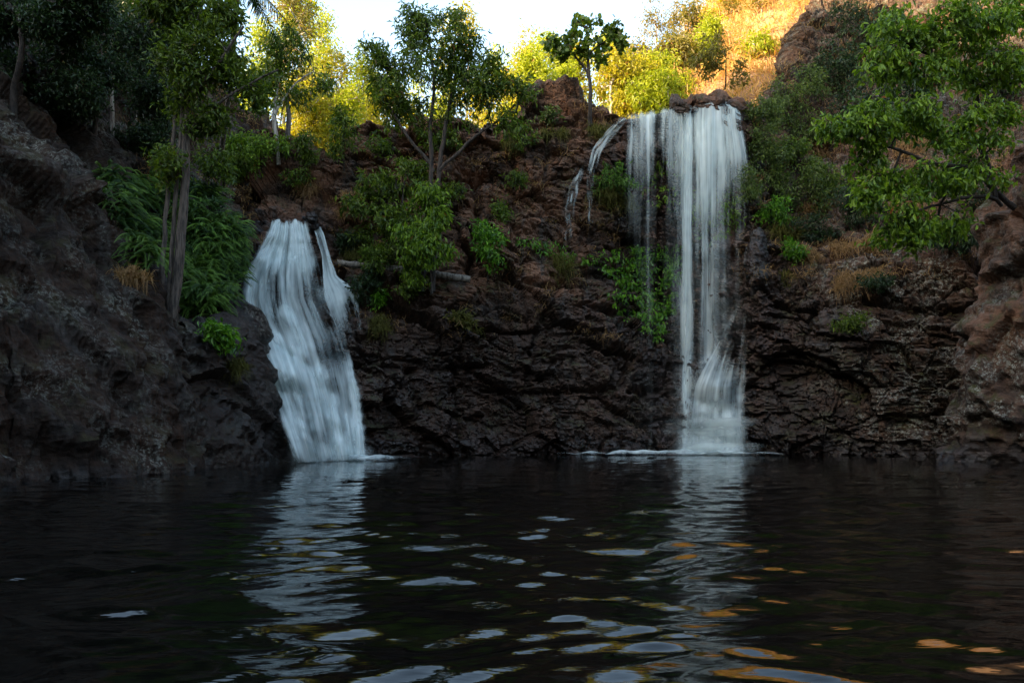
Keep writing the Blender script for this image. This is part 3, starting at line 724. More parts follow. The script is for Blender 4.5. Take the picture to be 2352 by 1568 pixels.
LEAF = {
 'lance': (np.array([[0, 0, 0], [0.45, 0.5, 0.10], [1, 0, -0.10], [0.45, -0.5, 0.10]]), np.array([[0, 1, 2], [0, 2, 3]])),
 'oval': (np.array([[0, 0, 0], [0.25, 0.42, 0.08], [0.68, 0.42, 0.06], [1, 0, -0.12], [0.68, -0.42, 0.06], [0.25, -0.42, 0.08]]), np.array([[0, 1, 2, 3], [0, 3, 4, 5]])),
 'round': (np.array([[0, 0, 0], [0.2, 0.5, 0.05], [0.7, 0.55, 0.05], [1, 0, -0.05], [0.7, -0.55, 0.05], [0.2, -0.5, 0.05]]), np.array([[0, 1, 2, 3], [0, 3, 4, 5]])),
}
def leaves(rg, C, D, L, wr, shape, up=0.6):
    """C centres, D directions, L lengths -> verts, faces, tone"""
    T, F = LEAF[shape]; n = len(C)
    D = unit(D); up_v = unit(rg.normal(size=(n, 3)) * 0.8 + np.array([0, -0.35, up]))
    S = unit(np.cross(D, up_v)); N = np.cross(S, D)
    V = C[:, None, :] + L[:, None, None] * (T[None, :, 0:1] * D[:, None, :] + wr * T[None, :, 1:2] * S[:, None, :] + T[None, :, 2:3] * N[:, None, :])
    k = len(T)
    Fa = (F[None] + (np.arange(n) * k)[:, None, None]).reshape(-1, F.shape[1])
    tone = np.repeat(np.clip(rg.beta(1.0, 1.7, n), 0, 1), k)
    return V.reshape(-1, 3), Fa, tone

def tube(P, Rr, ns=6):
    P = np.asarray(P, float); n = len(P)
    d = unit(np.gradient(P, axis=0)); a = unit(np.cross(d, np.array([0.3, 1, 0.2]))); b = np.cross(d, a)
    th = np.linspace(0, 2 * np.pi, ns, endpoint=False)
    V = P[:, None] + np.asarray(Rr)[:, None, None] * (np.cos(th)[None, :, None] * a[:, None] + np.sin(th)[None, :, None] * b[:, None])
    i = np.arange(n - 1)[:, None] * ns; j = np.arange(ns)[None]; j2 = (j + 1) % ns
    F = np.stack([i + j, i + j2, i + ns + j2, i + ns + j], -1).reshape(-1, 4)
    return V.reshape(-1, 3), F

def join(parts):
    V, F, off = [], [], 0
    for v, f in parts: V.append(v); F.append(f + off); off += len(v)
    return np.concatenate(V), np.concatenate(F)

def smooth_path(P, n):
    P = np.asarray(P, float)
    t = np.concatenate([[0], np.cumsum(np.linalg.norm(np.diff(P, axis=0), axis=1))]); q = np.linspace(0, t[-1], n)
    X = np.stack([np.interp(q, t, P[:, i]) for i in range(3)], 1)
    for _ in range(max(1, n // 8)):
        X[1:-1] = (X[:-2] + 2 * X[1:-1] + X[2:]) / 4
    return X

def split(blobs, rg, k=4, f=0.55):
    out = []
    for c, r, wgt in blobs:
        for _ in range(k):
            v = unit(rg.normal(size=3)) * rg.uniform(0.35, 0.95)
            out.append((c + v * r, r * f * rg.uniform(0.7, 1.3), wgt / k))
    return out
def grow(trunks, blobs, rg, n_twig, clump=0.6, wob=0.12):
    """branch skeleton: trunks are (points, r0, r1); twigs in the crown join the nearest wood. Returns wood pieces, twig tips and directions"""
    nodes, par, rad, tr = [], [], [], []
    wood = []
    for P, r0, r1 in trunks:
        n = max(6, int(np.linalg.norm(np.diff(np.asarray(P), axis=0), axis=1).sum() / 0.35))
        Q = smooth_path(P, n) + rg.normal(size=(n, 3)) * 0.012
        rr = np.linspace(r0, r1, n) * (1 + 0.06 * rg.normal(size=n))
        wood.append(tube(Q, rr, 8))
        k = int(n * 0.45)
        for q in Q[k:]: nodes.append(q); par.append(-1)
    nt0 = len(nodes)
    tot = sum(b[2] for b in blobs); tips = []
    for c, r, wgt in blobs:
        m = max(3, int(n_twig * wgt / tot))
        v = unit(rg.normal(size=(m, 3))) * (rg.uniform(0.15, 1, (m, 1)) ** 0.5)
        tips.append(np.asarray(c) + v * np.asarray(r))
    tips = np.concatenate(tips)
    N = np.array(nodes)
    d0 = np.array([np.linalg.norm(N - t, axis=1).min() for t in tips])
    order = np.argsort(d0 + rg.uniform(0, 0.3, len(d0)))
    N = list(N)
    A = np.zeros((nt0 + 3 * len(tips), 3)); A[:nt0] = N; cnt = nt0
    P_ = [-1] * nt0; tipid = []
    for i in order:
        t = tips[i]
        dd = np.linalg.norm(A[:cnt] - t, axis=1)
        j = int(np.argmin(dd)); L = dd[j]
        if L > 0.7:
            for f in (0.36, 0.7):
                m = A[j] * (1 - f) + t * f + rg.normal(size=3) * wob * L * 0.6 + np.array([0, 0, 0.10 * L * (1 - f)])
                A[cnt] = m; P_.append(j if f == 0.36 else cnt - 1); cnt += 1
            pj = cnt - 1
        else: pj = j
        A[cnt] = t; P_.append(pj); tipid.append(cnt); cnt += 1
    load = np.zeros(cnt)
    for i in tipid: load[i] = 1
    for i in range(cnt - 1, nt0 - 1, -1): load[P_[i]] += load[i]
    segs = []
    tip_r = min(t[2] for t in trunks) * 0.16
    for i in range(nt0, cnt):
        j = P_[i]
        r1 = tip_r * load[i] ** 0.5; r0 = tip_r * max(load[i], min(load[j], load[i] * 1.6)) ** 0.5
        segs.append(tube(np.array([A[j], A[i]]), [r0, r1], 4))
    if segs: wood.append(join(segs))
    tips = A[tipid]
    dirs = unit(A[tipid] - A[[P_[i] for i in tipid]])
    return join(wood), tips, dirs

def crown_leaves(rg, tips, dirs, per, spread, L, wr, shape, droop, up=0.6):
    n = len(tips) * per
    C = np.repeat(tips, per, 0) + np.repeat(dirs, per, 0) * rg.uniform(-0.8, 1.0, (n, 1)) * spread * 0.6 + rg.normal(size=(n, 3)) * spread * np.array([0.55, 0.55, 0.42])
    D = rg.normal(size=(n, 3)) * 0.75 + np.repeat(dirs, per, 0) * 0.5 + np.array([0, 0, -droop])
    return leaves(rg, C, D, L * rg.uniform(0.65, 1.25, n), wr, shape, up)

def tree(name, label, cat, trunks, blobs, n_twig, per, spread, L, wr, shape, droop, lf_mat, bark, seed, group=None, wob=0.12, woodname='trunk', leafname='crown', up=0.6, sink=0.25, airy=4):
    rg = np.random.RandomState(seed)
    base = np.array(trunks[0][0][0])
    root = empty(name, base, label, cat, group)
    tr = []
    for P, r0, r1 in trunks:
        P = [np.asarray(p, float) for p in P]; P = [P[0] - np.array([0, 0, sink])] + P
        tr.append((P, r0, r1))
    if airy: blobs = split(blobs, rg, airy)
    wood, tips, dirs = grow(tr, blobs, rg, n_twig, wob=wob)
    make_mesh(woodname, wood[0], [wood[1]], M[bark], root)
    V, F, tone = crown_leaves(rg, tips, dirs, per, spread, L, wr, shape, droop, up)
    make_mesh(leafname, V, [F], M[lf_mat], root, attrs={'tone': tone}, smooth=False)
    return root

def blob(px, py, rx, ry, Y, wgt=None, dy=None):
    s = Y / FPX
    return (at(px, py, Y), np.array([rx * s, (dy if dy else 0.8 * min(rx, ry) * s + 0.2), ry * s]), wgt if wgt else rx * ry)

# ---- the tree in the middle of the wall
Yt = 31.0
tree('tree', 'dark trunked tree with spreading limbs rooted on the ledge between the two waterfalls', 'tree',
     [([at(968, 655, Yt), at(975, 560, Yt), at(985, 450, Yt), at(994, 375, Yt), at(985, 300, Yt), at(1000, 190, Yt), at(985, 90, Yt)], 0.14, 0.05),
      ([at(992, 655, Yt + .1), at(998, 540, Yt + .2), at(1006, 420, Yt + .1), at(1010, 370, Yt), at(1022, 300, Yt), at(1040, 200, Yt + .3), at(1085, 110, Yt + .3)], 0.14, 0.05),
      ([at(996, 380, Yt), at(965, 350, Yt - .1), at(925, 300, Yt - .2), at(895, 245, Yt - .2), at(870, 190, Yt)], 0.08, 0.035),
      ([at(1008, 378, Yt), at(1050, 362, Yt - .1), at(1082, 315, Yt - .2), at(1130, 290, Yt - .2), at(1185, 240, Yt)], 0.08, 0.035)],
     [blob(985, 75, 65, 55, Yt), blob(905, 130, 55, 45, Yt), blob(870, 205, 55, 60, Yt), blob(930, 210, 60, 60, Yt), blob(1000, 175, 80, 70, Yt), blob(1090, 110, 75, 65, Yt), blob(1130, 180, 70, 60, Yt),
      blob(1060, 215, 60, 50, Yt), blob(1180, 205, 45, 50, Yt), blob(1160, 275, 55, 35, Yt, 1400), blob(920, 280, 50, 30, Yt, 900), blob(1030, 280, 70, 35, Yt, 900), blob(940, 30, 25, 30, Yt, 250), blob(1040, 40, 35, 28, Yt, 700)],
     680, 16, 0.26, 0.25, 0.27, 'lance', 0.75, 'lf_mid', 'bark_dark', 21)
# hanging bright shrub at its foot and the dark pinnate one beside it
tree('shrub', 'bright green drooping shrub hanging over the ledge at the foot of the dark trunked tree', 'shrub',
     [([at(990, 660, 30.6), at(985, 560, 30.5), at(975, 460, 30.4)], 0.07, 0.03)],
     [blob(975, 460, 50, 30, 30.3), blob(985, 520, 48, 45, 30.2), blob(955, 560, 45, 40, 30.2), blob(990, 580, 40, 35, 30.2), blob(940, 620, 30, 25, 30.3), blob(1010, 500, 20, 50, 30.3)],
     230, 20, 0.22, 0.24, 0.34, 'lance', 1.3, 'lf_bright', 'bark_dark', 22, woodname='stems', leafname='foliage')
tree('shrub', 'dark green layered bush on the rock just left of the drooping bright shrub', 'shrub',
     [([surf(930, 600), at(920, 520, 31.6), at(930, 400, 31.6)], 0.07, 0.03)],
     [blob(945, 380, 50, 35, 31.8), blob(900, 420, 60, 35, 31.6), blob(870, 475, 60, 35, 31.5), blob(910, 520, 60, 35, 31.2), blob(850, 440, 35, 25, 31.8), blob(890, 565, 35, 25, 31.2)],
     170, 18, 0.25, 0.26, 0.32, 'lance', 0.8, 'lf_mid', 'bark_dark', 23, woodname='stems', leafname='foliage')
# ---- small round leaved tree on the promontory
Yp = 35.0
tree('tree', 'small tree with round leaves and one bent dark trunk standing on the high rock knob', 'tree',
     [([surf(1356, 300), at(1354, 245, Yp), at(1358, 200, Yp), at(1350, 160, Yp), at(1352, 110, Yp), at(1345, 60, Yp)], 0.11, 0.04),
      ([at(1352, 165, Yp), at(1325, 135, Yp), at(1300, 105, Yp)], 0.06, 0.03), ([at(1352, 120, Yp), at(1385, 100, Yp), at(1410, 80, Yp)], 0.05, 0.025)],
     [blob(1348, 50, 30, 26, Yp), blob(1310, 70, 30, 22, Yp), blob(1288, 105, 28, 18, Yp), blob(1330, 105, 40, 28, Yp), blob(1385, 90, 38, 26, Yp), blob(1412, 80, 20, 25, Yp), blob(1378, 140, 22, 16, Yp, 250), blob(1300, 128, 18, 10, Yp, 100), blob(1270, 100, 14, 8, Yp, 120), blob(1425, 105, 10, 12, Yp, 120)],
     120, 9, 0.20, 0.19, 0.8, 'round', 0.1, 'lf_mid', 'bark_dark', 24)

# ---- left: tree with three close trunks at the water
Yl = 21.6
tree('tree', 'tall tree with three close grey trunks rooted on the dark rock by the cascade', 'tree',
     [([at(388, 800, Yl), at(392, 745, Yl), at(408, 660, Yl), at(414, 560, Yl), at(426, 420, Yl), at(428, 280, Yl), at(440, 120, Yl), at(440, -60, Yl)], 0.14, 0.085),
      ([at(370, 765, Yl + .15), at(371, 660, Yl + .2), at(378, 540, Yl + .2), at(386, 420, Yl + .2), at(405, 250, Yl + .3), at(415, -40, Yl + .3)], 0.07, 0.05),
      ([at(384, 740, Yl + .1), at(390, 640, Yl + .1), at(396, 520, Yl + .1), at(408, 410, Yl + .1), at(418, 240, Yl), at(470, -20, Yl - .2)], 0.065, 0.04),
      ([at(430, 230, Yl), at(480, 180, Yl - .5), at(560, 60, Yl - .8)], 0.06, 0.03),
      ([at(428, 300, Yl), at(500, 240, Yl - .4), at(560, 195, Yl - .5), at(640, 160, Yl - .5)], 0.05, 0.025)],
     [blob(430, 20, 120, 80, Yl), blob(490, 40, 60, 60, Yl), blob(470, 150, 90, 70, Yl), blob(540, 170, 70, 45, Yl, 2200), blob(450, 260, 60, 60, Yl, 2600), blob(600, 215, 60, 45, Yl, 1900), blob(500, 300, 60, 45, Yl, 1500), blob(400, 380, 60, 50, Yl, 1800)],
     950, 15, 0.26, 0.17, 0.38, 'lance', 0.5, 'lf_mid', 'bark_trunk', 31)

# dark canopy of the left bank
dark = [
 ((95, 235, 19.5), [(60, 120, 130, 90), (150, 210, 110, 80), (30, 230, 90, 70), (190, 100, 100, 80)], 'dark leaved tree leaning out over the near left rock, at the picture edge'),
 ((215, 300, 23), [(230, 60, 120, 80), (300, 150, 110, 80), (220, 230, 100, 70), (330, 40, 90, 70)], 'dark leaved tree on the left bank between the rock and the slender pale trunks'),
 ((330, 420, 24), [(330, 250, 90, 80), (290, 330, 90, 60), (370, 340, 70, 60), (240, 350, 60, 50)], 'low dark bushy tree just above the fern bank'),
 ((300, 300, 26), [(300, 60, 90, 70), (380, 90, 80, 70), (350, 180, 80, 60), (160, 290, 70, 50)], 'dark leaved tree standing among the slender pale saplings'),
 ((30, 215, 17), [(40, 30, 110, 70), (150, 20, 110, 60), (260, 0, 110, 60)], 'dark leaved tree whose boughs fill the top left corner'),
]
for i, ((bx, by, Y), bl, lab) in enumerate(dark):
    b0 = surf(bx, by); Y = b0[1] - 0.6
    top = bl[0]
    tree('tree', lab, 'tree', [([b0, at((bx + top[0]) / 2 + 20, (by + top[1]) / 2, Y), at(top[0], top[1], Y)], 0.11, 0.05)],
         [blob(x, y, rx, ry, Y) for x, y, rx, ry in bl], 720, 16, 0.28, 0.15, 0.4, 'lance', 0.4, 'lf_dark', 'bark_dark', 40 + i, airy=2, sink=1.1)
# slender pale trunks up the left slope
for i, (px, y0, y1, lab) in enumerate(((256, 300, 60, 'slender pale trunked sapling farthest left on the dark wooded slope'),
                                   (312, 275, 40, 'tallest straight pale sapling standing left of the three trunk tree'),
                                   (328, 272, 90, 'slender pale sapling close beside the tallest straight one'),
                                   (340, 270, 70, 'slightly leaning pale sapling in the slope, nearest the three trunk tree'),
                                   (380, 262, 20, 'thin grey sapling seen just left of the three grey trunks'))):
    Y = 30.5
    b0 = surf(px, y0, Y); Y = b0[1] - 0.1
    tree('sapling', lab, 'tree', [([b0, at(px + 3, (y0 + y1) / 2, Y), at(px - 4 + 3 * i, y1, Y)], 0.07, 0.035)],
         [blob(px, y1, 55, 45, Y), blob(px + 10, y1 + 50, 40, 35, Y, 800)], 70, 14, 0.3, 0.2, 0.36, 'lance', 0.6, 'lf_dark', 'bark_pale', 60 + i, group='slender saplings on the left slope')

# ---- white limbed tree above the left fall, and greenery round it
b0 = surf(640, 365)
Ye = b0[1] - 0.2
tree('tree', 'small tree with a bent white and charred trunk on the rock above the left cascade', 'tree',
     [([b0, at(636, 330, Ye), at(628, 270, Ye), at(634, 215, Ye), at(640, 160, Ye), at(650, 100, Ye)], 0.10, 0.05), ([at(630, 255, Ye), at(655, 225, Ye), at(675, 190, Ye), at(720, 165, Ye)], 0.06, 0.03)],
     [blob(640, 110, 60, 40, Ye), blob(690, 150, 60, 45, Ye), blob(610, 175, 45, 40, Ye), blob(665, 205, 70, 35, Ye), blob(735, 190, 40, 30, Ye), blob(590, 220, 40, 30, Ye)],
     210, 16, 0.28, 0.24, 0.32, 'lance', 0.7, 'lf_mid', 'bark_pale', 71)
for i, (px, py, rx, ry, n, mat, lab) in enumerate((
    (600, 350, 55, 45, 60, 'lf_bright', 'spray of bright leaves hanging in front of the rock above the left cascade'),
    (560, 380, 55, 45, 70, 'lf_mid', 'green bush on the slope just above the ferns'),
    (480, 390, 60, 45, 70, 'lf_mid', 'yellowish green bush behind the three grey trunks'),
    (700, 345, 28, 32, 40, 'lf_mid', 'compact green shrub in the notch above the left cascade'),
    (790, 320, 32, 60, 60, 'lf_mid', 'climber clinging to the left corner of the middle rock wall'),
    (690, 395, 34, 26, 30, 'lf_mid', 'low shrub on the dark rock right above the lip of the left cascade'),
    (1120, 575, 38, 55, 70, 'lf_vine', 'green shrub growing from the crack where the fallen log ends'),
    (870, 600, 60, 32, 50, 'lf_mid', 'low leafy plant on the ledge under the left end of the log'),
    (1060, 732, 26, 14, 40, 'moss', 'feathery pale green tuft shrub on the ledge below the fallen log'),
    (520, 770, 35, 35, 40, 'lf_vine', 'small glossy bush on the wet rock beside the left edge of the cascade'),
    (1160, 480, 22, 26, 24, 'lf_mid', 'small sprig in the red rock face right of the big crack'),
    (875, 690, 20, 20, 18, 'lf_vine', 'small leafy plant on the mossy face right of the cascade'),
    (830, 540, 36, 30, 46, 'lf_mid', 'leafy plant on the bank just right of the thin side stream'),
    (790, 560, 24, 26, 34, 'lf_dark', 'dark little bush close to the thin side stream'),
    (930, 655, 40, 18, 34, 'lf_mid', 'low plant on the bank below the log'),
    (845, 660, 36, 30, 44, 'lf_dark', 'dark green bush on the mossy bank under the log'),
    (1045, 430, 26, 24, 22, 'lf_mid', 'sprig growing from the red rock right of the dark trunked tree'),
    (1190, 405, 18, 22, 20, 'lf_mid', 'small bush by a pale flower on the dark rock right of the big crack'),
    (880, 330, 34, 26, 26, 'lf_mid', 'thin shrub on the top ledge left of the dark trunked tree'),
    (530, 330, 60, 40, 70, 'lf_bright', 'light green bush on the slope right of the three trunk tree'),
    (1205, 300, 36, 30, 26, 'lf_mid', 'sparse shrub on the shoulder left of the high rock knob'),
    (1255, 270, 26, 22, 18, 'lf_blue', 'small broad leaved plant on the face of the high rock knob'),
    (1010, 320, 40, 30, 26, 'lf_mid', 'thin shrub on the rim behind the dark trunked tree'),
    )):
    b0 = surf(px, py + ry); Y = b0[1] - 0.5
    tree('shrub', lab, 'shrub', [([b0, (b0 + at(px, py, Y)) / 2, at(px, py, Y)], 0.035, 0.02)], [blob(px, py, rx, ry, Y)], n, 16, 0.2, 0.2, 0.36, 'lance', 0.6, mat, 'bark_dark', 80 + i, woodname='stems', leafname='foliage')

# ---- behind and beside the right fall
def hug(name, label, cat, cells, n, L, mat, seed, shape='oval', per=8, wr=0.5, off=0.25, spread=0.16, droop=0.9):
    """climber: leaves on short stems that follow the rock"""
    rg = np.random.RandomState(seed); pts = []
    for px, py, rx, ry, wgt in cells:
        m = int(n * wgt); v = rg.normal(size=(m, 2)); v = unit(v) * (rg.uniform(0, 1, (m, 1)) ** 0.5)
        for a, b in v: pts.append(surf(px + a * rx, py + b * ry) + np.array([0, -off * rg.uniform(0.3, 1.3), 0]))
    pts = np.array(pts); base = pts[np.argmax(pts[:, 2])]
    root = empty(name, base, label, cat)
    o = np.argsort(-pts[:, 2]); segs = []
    for i in range(1, len(o)):
        prev = pts[o[:i]]; j = np.argmin(np.linalg.norm(prev - pts[o[i]], axis=1))
        segs.append(tube(np.array([prev[j], pts[o[i]]]), [0.012, 0.008], 4))
    w_ = join(segs); make_mesh('stems', w_[0], [w_[1]], M['bark_dark'], root)
    dirs = np.tile(np.array([[0, -0.8, -0.4]]), (len(pts), 1))
    V, F, tone = crown_leaves(rg, pts, dirs, per, spread, L, wr, shape, droop)
    make_mesh('foliage', V, [F], M[mat], root, attrs={'tone': tone}, smooth=False)
hug('climbing_plant', 'thick mat of glossy green climber hanging on the dark wall behind the tall fall', 'climbing plant',
    [(1440, 610, 62, 45, 0.3), (1500, 620, 60, 50, 0.3), (1545, 610, 35, 45, 0.15), (1450, 690, 50, 40, 0.2), (1510, 700, 45, 50, 0.22), (1500, 755, 28, 30, 0.09)], 260, 0.19, 'lf_vine', 101)
hug('climbing_plant', 'pale green climber sprays behind the brightest strands of the tall fall', 'climbing plant',
    [(1640, 500, 55, 70, 0.4), (1680, 470, 30, 50, 0.2), (1600, 450, 40, 60, 0.2), (1530, 430, 50, 60, 0.25)], 130, 0.22, 'lf_bright', 102, 'lance', 8, 0.3)
hug('climbing_plant', 'creeper sprigs trailing along the dark overhang left of the glossy climber', 'climbing plant',
    [(1215, 560, 40, 10, 0.3), (1340, 590, 60, 14, 0.4), (1260, 575, 35, 18, 0.3)], 46, 0.22, 'lf_vine', 103, 'lance', 8, 0.34)
tree('shrub', 'light green spiky sprays under the overhang between the two strands of the tall fall', 'shrub',
     [([surf(1410, 470), at(1410, 420, 35), at(1410, 380, 34.9)], 0.04, 0.02)],
     [blob(1405, 385, 28, 35, 34.9), blob(1425, 420, 35, 22, 34.8), blob(1390, 420, 25, 16, 34.9)], 60, 14, 0.18, 0.24, 0.22, 'lance', 0.4, 'fern', 'bark_dark', 104, woodname='stems', leafname='foliage')
right = [
 (1740, 260, 55, 55, 90, 'lf_blue', 0.16, 'feathery green shrub at the right edge of the tall fall lip'),
 (1800, 215, 60, 45, 80, 'lf_blue', 0.16, 'feathery shrub against the golden hill, above the tall fall lip'),
 (1760, 340, 50, 60, 90, 'lf_blue', 0.16, 'feathery shrub hanging down the rock beside the tall fall'),
 (1790, 420, 50, 50, 70, 'lf_blue', 0.16, 'small leaved bush halfway down the right of the tall fall'),
 (1850, 290, 50, 50, 70, 'lf_blue', 0.16, 'pale small leaved shrub left of the large bright tree'),
 (1860, 420, 50, 60, 70, 'lf_blue', 0.17, 'thin stemmed shrub on the brown slope left of the large bright tree'),
 (1770, 490, 45, 28, 50, 'lf_vine', 0.2, 'leafy plant in the mossy recess beside the tall fall'),
 (1825, 570, 18, 18, 16, 'lf_vine', 0.22, 'little bright seedling on the ledge right of the wet black knob'),
 (1665, 135, 55, 60, 60, 'lf_olive', 0.24, 'large leaved dark shrub growing against the golden hill, over the lip of the tall fall'),
 (1925, 120, 50, 90, 130, 'lf_dark', 0.18, 'dark small leaved shrub on the right slope next to the golden hill'),
 (1990, 60, 60, 70, 130, 'lf_dark', 0.18, 'dark bush at the top of the right slope behind the large bright tree'),
 (1960, 220, 50, 60, 90, 'lf_dark', 0.18, 'grey green bush hanging below the dark small leaved shrub'),
 (1950, 740, 24, 16, 20, 'lf_mid', 0.18, 'tiny shrub on the grey lichen rock'),
 (1720, 420, 28, 50, 44, 'lf_blue', 0.16, 'narrow feathery shrub hanging close beside the falling water'),
 (1830, 350, 55, 40, 70, 'lf_mid', 0.17, 'mid green bush on the ledge under the feathery shrubs'),
 (1900, 400, 45, 50, 60, 'lf_mid', 0.18, 'green bush touching the lowest left bough of the large bright tree'),
 (1880, 520, 55, 30, 44, 'lf_dark', 0.18, 'low dark bush on the ledge above the dry brown clumps'),
 (1950, 480, 50, 40, 50, 'lf_dark', 0.2, 'dark tangle of leaves under the left side of the large bright tree'),
 (1860, 180, 45, 50, 60, 'lf_blue', 0.17, 'feathery shrub at the edge between the golden hill and the shaded slope'),
 (2080, 200, 70, 60, 90, 'lf_dark', 0.2, 'dark bush glimpsed through the middle of the large bright tree'),
 (2220, 420, 70, 50, 80, 'lf_dark', 0.2, 'dark bush behind the trunk fork of the large bright tree'),
 (2200, 540, 60, 30, 60, 'lf_dark', 0.2, 'dark bush under the overhang beside the rock buttress'),
 (2290, 200, 60, 70, 90, 'lf_dark', 0.2, 'dark bush high behind the rock buttress, partly hidden by bright leaves'),
 (2010, 640, 30, 20, 20, 'lf_dark', 0.18, 'low dark shrub on the rock slab under the large bright tree'),
]
for i, (px, py, rx, ry, n, mat, L, lab) in enumerate(right):
    b0 = surf(px, min(py + ry, 1000), 40, (T_BACK,)); Y = b0[1] - 0.7
    tree('shrub', lab, 'shrub', [([b0, (b0 + at(px, py, Y)) / 2 + np.array([0.1, 0, 0]), at(px, py - ry * 0.3, Y)], 0.04, 0.02)], [blob(px, py, rx, ry, Y, dy=0.9), blob(px + rx * 0.5, py + ry * 0.5, rx * 0.5, ry * 0.5, Y)],
         n, 22, 0.24, L, 0.34, 'lance', 0.5, mat, 'bark_dark', 120 + i, woodname='stems', leafname='foliage')

# ---- the large bright tree at the right
Yr = 23.5
tree('tree', 'large tree with broad bright green leaves leaning out from behind the right rock buttress', 'tree',
     [([at(2400, 520, 25.6), at(2335, 482, 25), at(2285, 440, 24.4), at(2240, 385, 23.9), at(2190, 330, 23.6), at(2120, 270, 23.4)], 0.12, 0.045),
      ([at(2285, 440, 24.4), at(2246, 300, 24.4), at(2243, 180, 24.2), at(2230, 60, 24)], 0.10, 0.05),
      ([at(2240, 385, 23.9), at(2150, 380, 23.3), at(2060, 340, 23), at(1960, 320, 22.8)], 0.07, 0.03),
      ([at(2300, 455, 24.4), at(2230, 450, 23.8), at(2150, 470, 23.4), at(2060, 500, 23)], 0.06, 0.03),
      ([at(2243, 180, 24.2), at(2150, 130, 23.6), at(2060, 100, 23.2)], 0.06, 0.03)],
     [blob(2090, 60, 80, 60, 23), blob(2180, 50, 90, 60, 23.2), blob(2290, 60, 80, 70, 23.6), blob(2040, 140, 60, 50, 22.8), blob(2130, 150, 80, 50, 23), blob(2240, 160, 90, 50, 23.5), blob(2330, 180, 50, 60, 24), blob(2000, 290, 70, 45, 22.7, 4200), blob(1930, 300, 45, 30, 22.6, 1800), blob(2080, 300, 70, 50, 22.9),
      blob(2170, 290, 80, 50, 23.2), blob(2270, 300, 70, 50, 23.8), blob(2000, 400, 60, 45, 22.8, 2600), blob(2090, 420, 70, 45, 23, 3000), blob(2200, 420, 70, 50, 23.4, 2600), blob(2060, 490, 60, 40, 22.9, 2400), blob(2130, 510, 60, 40, 23.1, 2300), blob(2100, 560, 40, 25, 23, 900), blob(1985, 470, 50, 32, 22.8, 1500), blob(2040, 550, 45, 28, 22.9, 1200), blob(2190, 510, 60, 40, 23.3, 2000), blob(2260, 390, 60, 50, 23.8, 2200)],
     1900, 8, 0.24, 0.195, 0.44, 'oval', 0.95, 'lf_bright', 'bark_dark', 150)
tree('tree', 'thin grey stemmed young tree in front of the brown slope, under the large bright tree', 'tree',
     [([surf(2008, 470), at(2010, 400, 31), at(2012, 330, 31), at(2010, 250, 31)], 0.09, 0.05)], [blob(2010, 250, 60, 50, 31), blob(2050, 200, 50, 40, 31)], 70, 14, 0.28, 0.2, 0.4, 'lance', 0.6, 'lf_dark', 'bark_grey', 151)

# ---- fallen log
def log(name, label, A, B, r0, r1):
    root = np.array(A); P = smooth_path([A, (np.array(A) + B) / 2 + np.array([0, 0, 0.05]), B], 24)
    rg = np.random.RandomState(2)
    V, F = tube(P, np.linspace(r0, r1, 24) * (1 + 0.08 * rg.normal(size=24)), 12)
    V = V + 0.02 * np.stack([perlin(V * 3), perlin(V * 3 + 5), perlin(V * 3 + 9)], 1)
    n = len(V); F4 = F; caps = [np.array([list(range(11, -1, -1))]), np.array([list(range(n - 12, n))])]
    tag(make_mesh(name, V, [F4] + caps, M['log']), label, 'log')
log('fallen_log', 'bare grey fallen log lying across the ledge behind the foot of the dark trunked tree', at(775, 604, 31.2), at(1080, 642, 31.4), 0.13, 0.15)

# ---- palms
def frond(base, dirv, length, sag, rg, width=0.5, nl=34, lw=0.03):
    """arching midrib with two rows of leaflets"""
    d = unit(np.asarray(dirv, float)); t = np.linspace(0, 1, nl)
    P = np.asarray(base) + d * (t * length)[:, None] + np.array([0, 0, -1.0]) * (sag * length * t ** 2)[:, None]
    V, F = tube(P, np.linspace(0.02, 0.006, nl), 4)
    tan = unit(np.gradient(P, axis=0)); side = unit(np.cross(tan, np.array([0, 0, 1.0])))
    Vs, Fs = [V], [F]; off = len(V)
    for s in (-1, 1):
        k = slice(3, nl)
        D = unit(side[k] * s * 0.9 + tan[k] * 0.6 + np.array([0, 0, -0.5]) + rg.normal(size=(nl - 3, 3)) * 0.08)
        L = width * np.sin(np.pi * (0.12 + 0.8 * t[k])) ** 0.7
        a = P[k]; tip = a + D * L[:, None] + np.array([0, 0, -0.10]) * L[:, None]
        wv = tan[k] * lw
        q = np.stack([a - wv, a + wv, tip], 1).reshape(-1, 3)
        f = np.arange(len(q)).reshape(-1, 3)
        Vs.append(q); Fs.append(np.concatenate([f, f[:, 2:3]], 1) + off); off += len(q)
    return np.concatenate(Vs), Fs
def palm(label, base, top, n, length, seed, mat='lf_dark', sag=0.5, r=0.10, spread=(0, 6.28), width=0.5):
    rg = np.random.RandomState(seed)
    root = empty('palm_tree', base, label, 'palm')
    V, F = tube(smooth_path([base - np.array([0, 0, 0.2]), (base + top) / 2 + np.array([0.1, 0, 0]), top], 16), np.linspace(r, r * 0.8, 16), 8)
    make_mesh('trunk', V, [F], M['bark_grey'], root)
    for i in range(n):
        a = spread[0] + (spread[1] - spread[0]) * (i + rg.uniform(-.3, .3)) / n
        e = rg.uniform(0.0, 0.9)
        V, Fs = frond(top, (math.cos(a) * math.cos(e), math.sin(a) * math.cos(e), math.sin(e)), length * rg.uniform(0.85, 1.1), sag * rg.uniform(0.8, 1.2), rg, width)
        F4 = Fs[0]; F3 = np.concatenate(Fs[1:])[:, :3]
        make_mesh('frond', V, [F4, F3], M[mat], root, attrs={'tone': np.full(len(V), rg.uniform(0.1, 0.6))}, smooth=False)
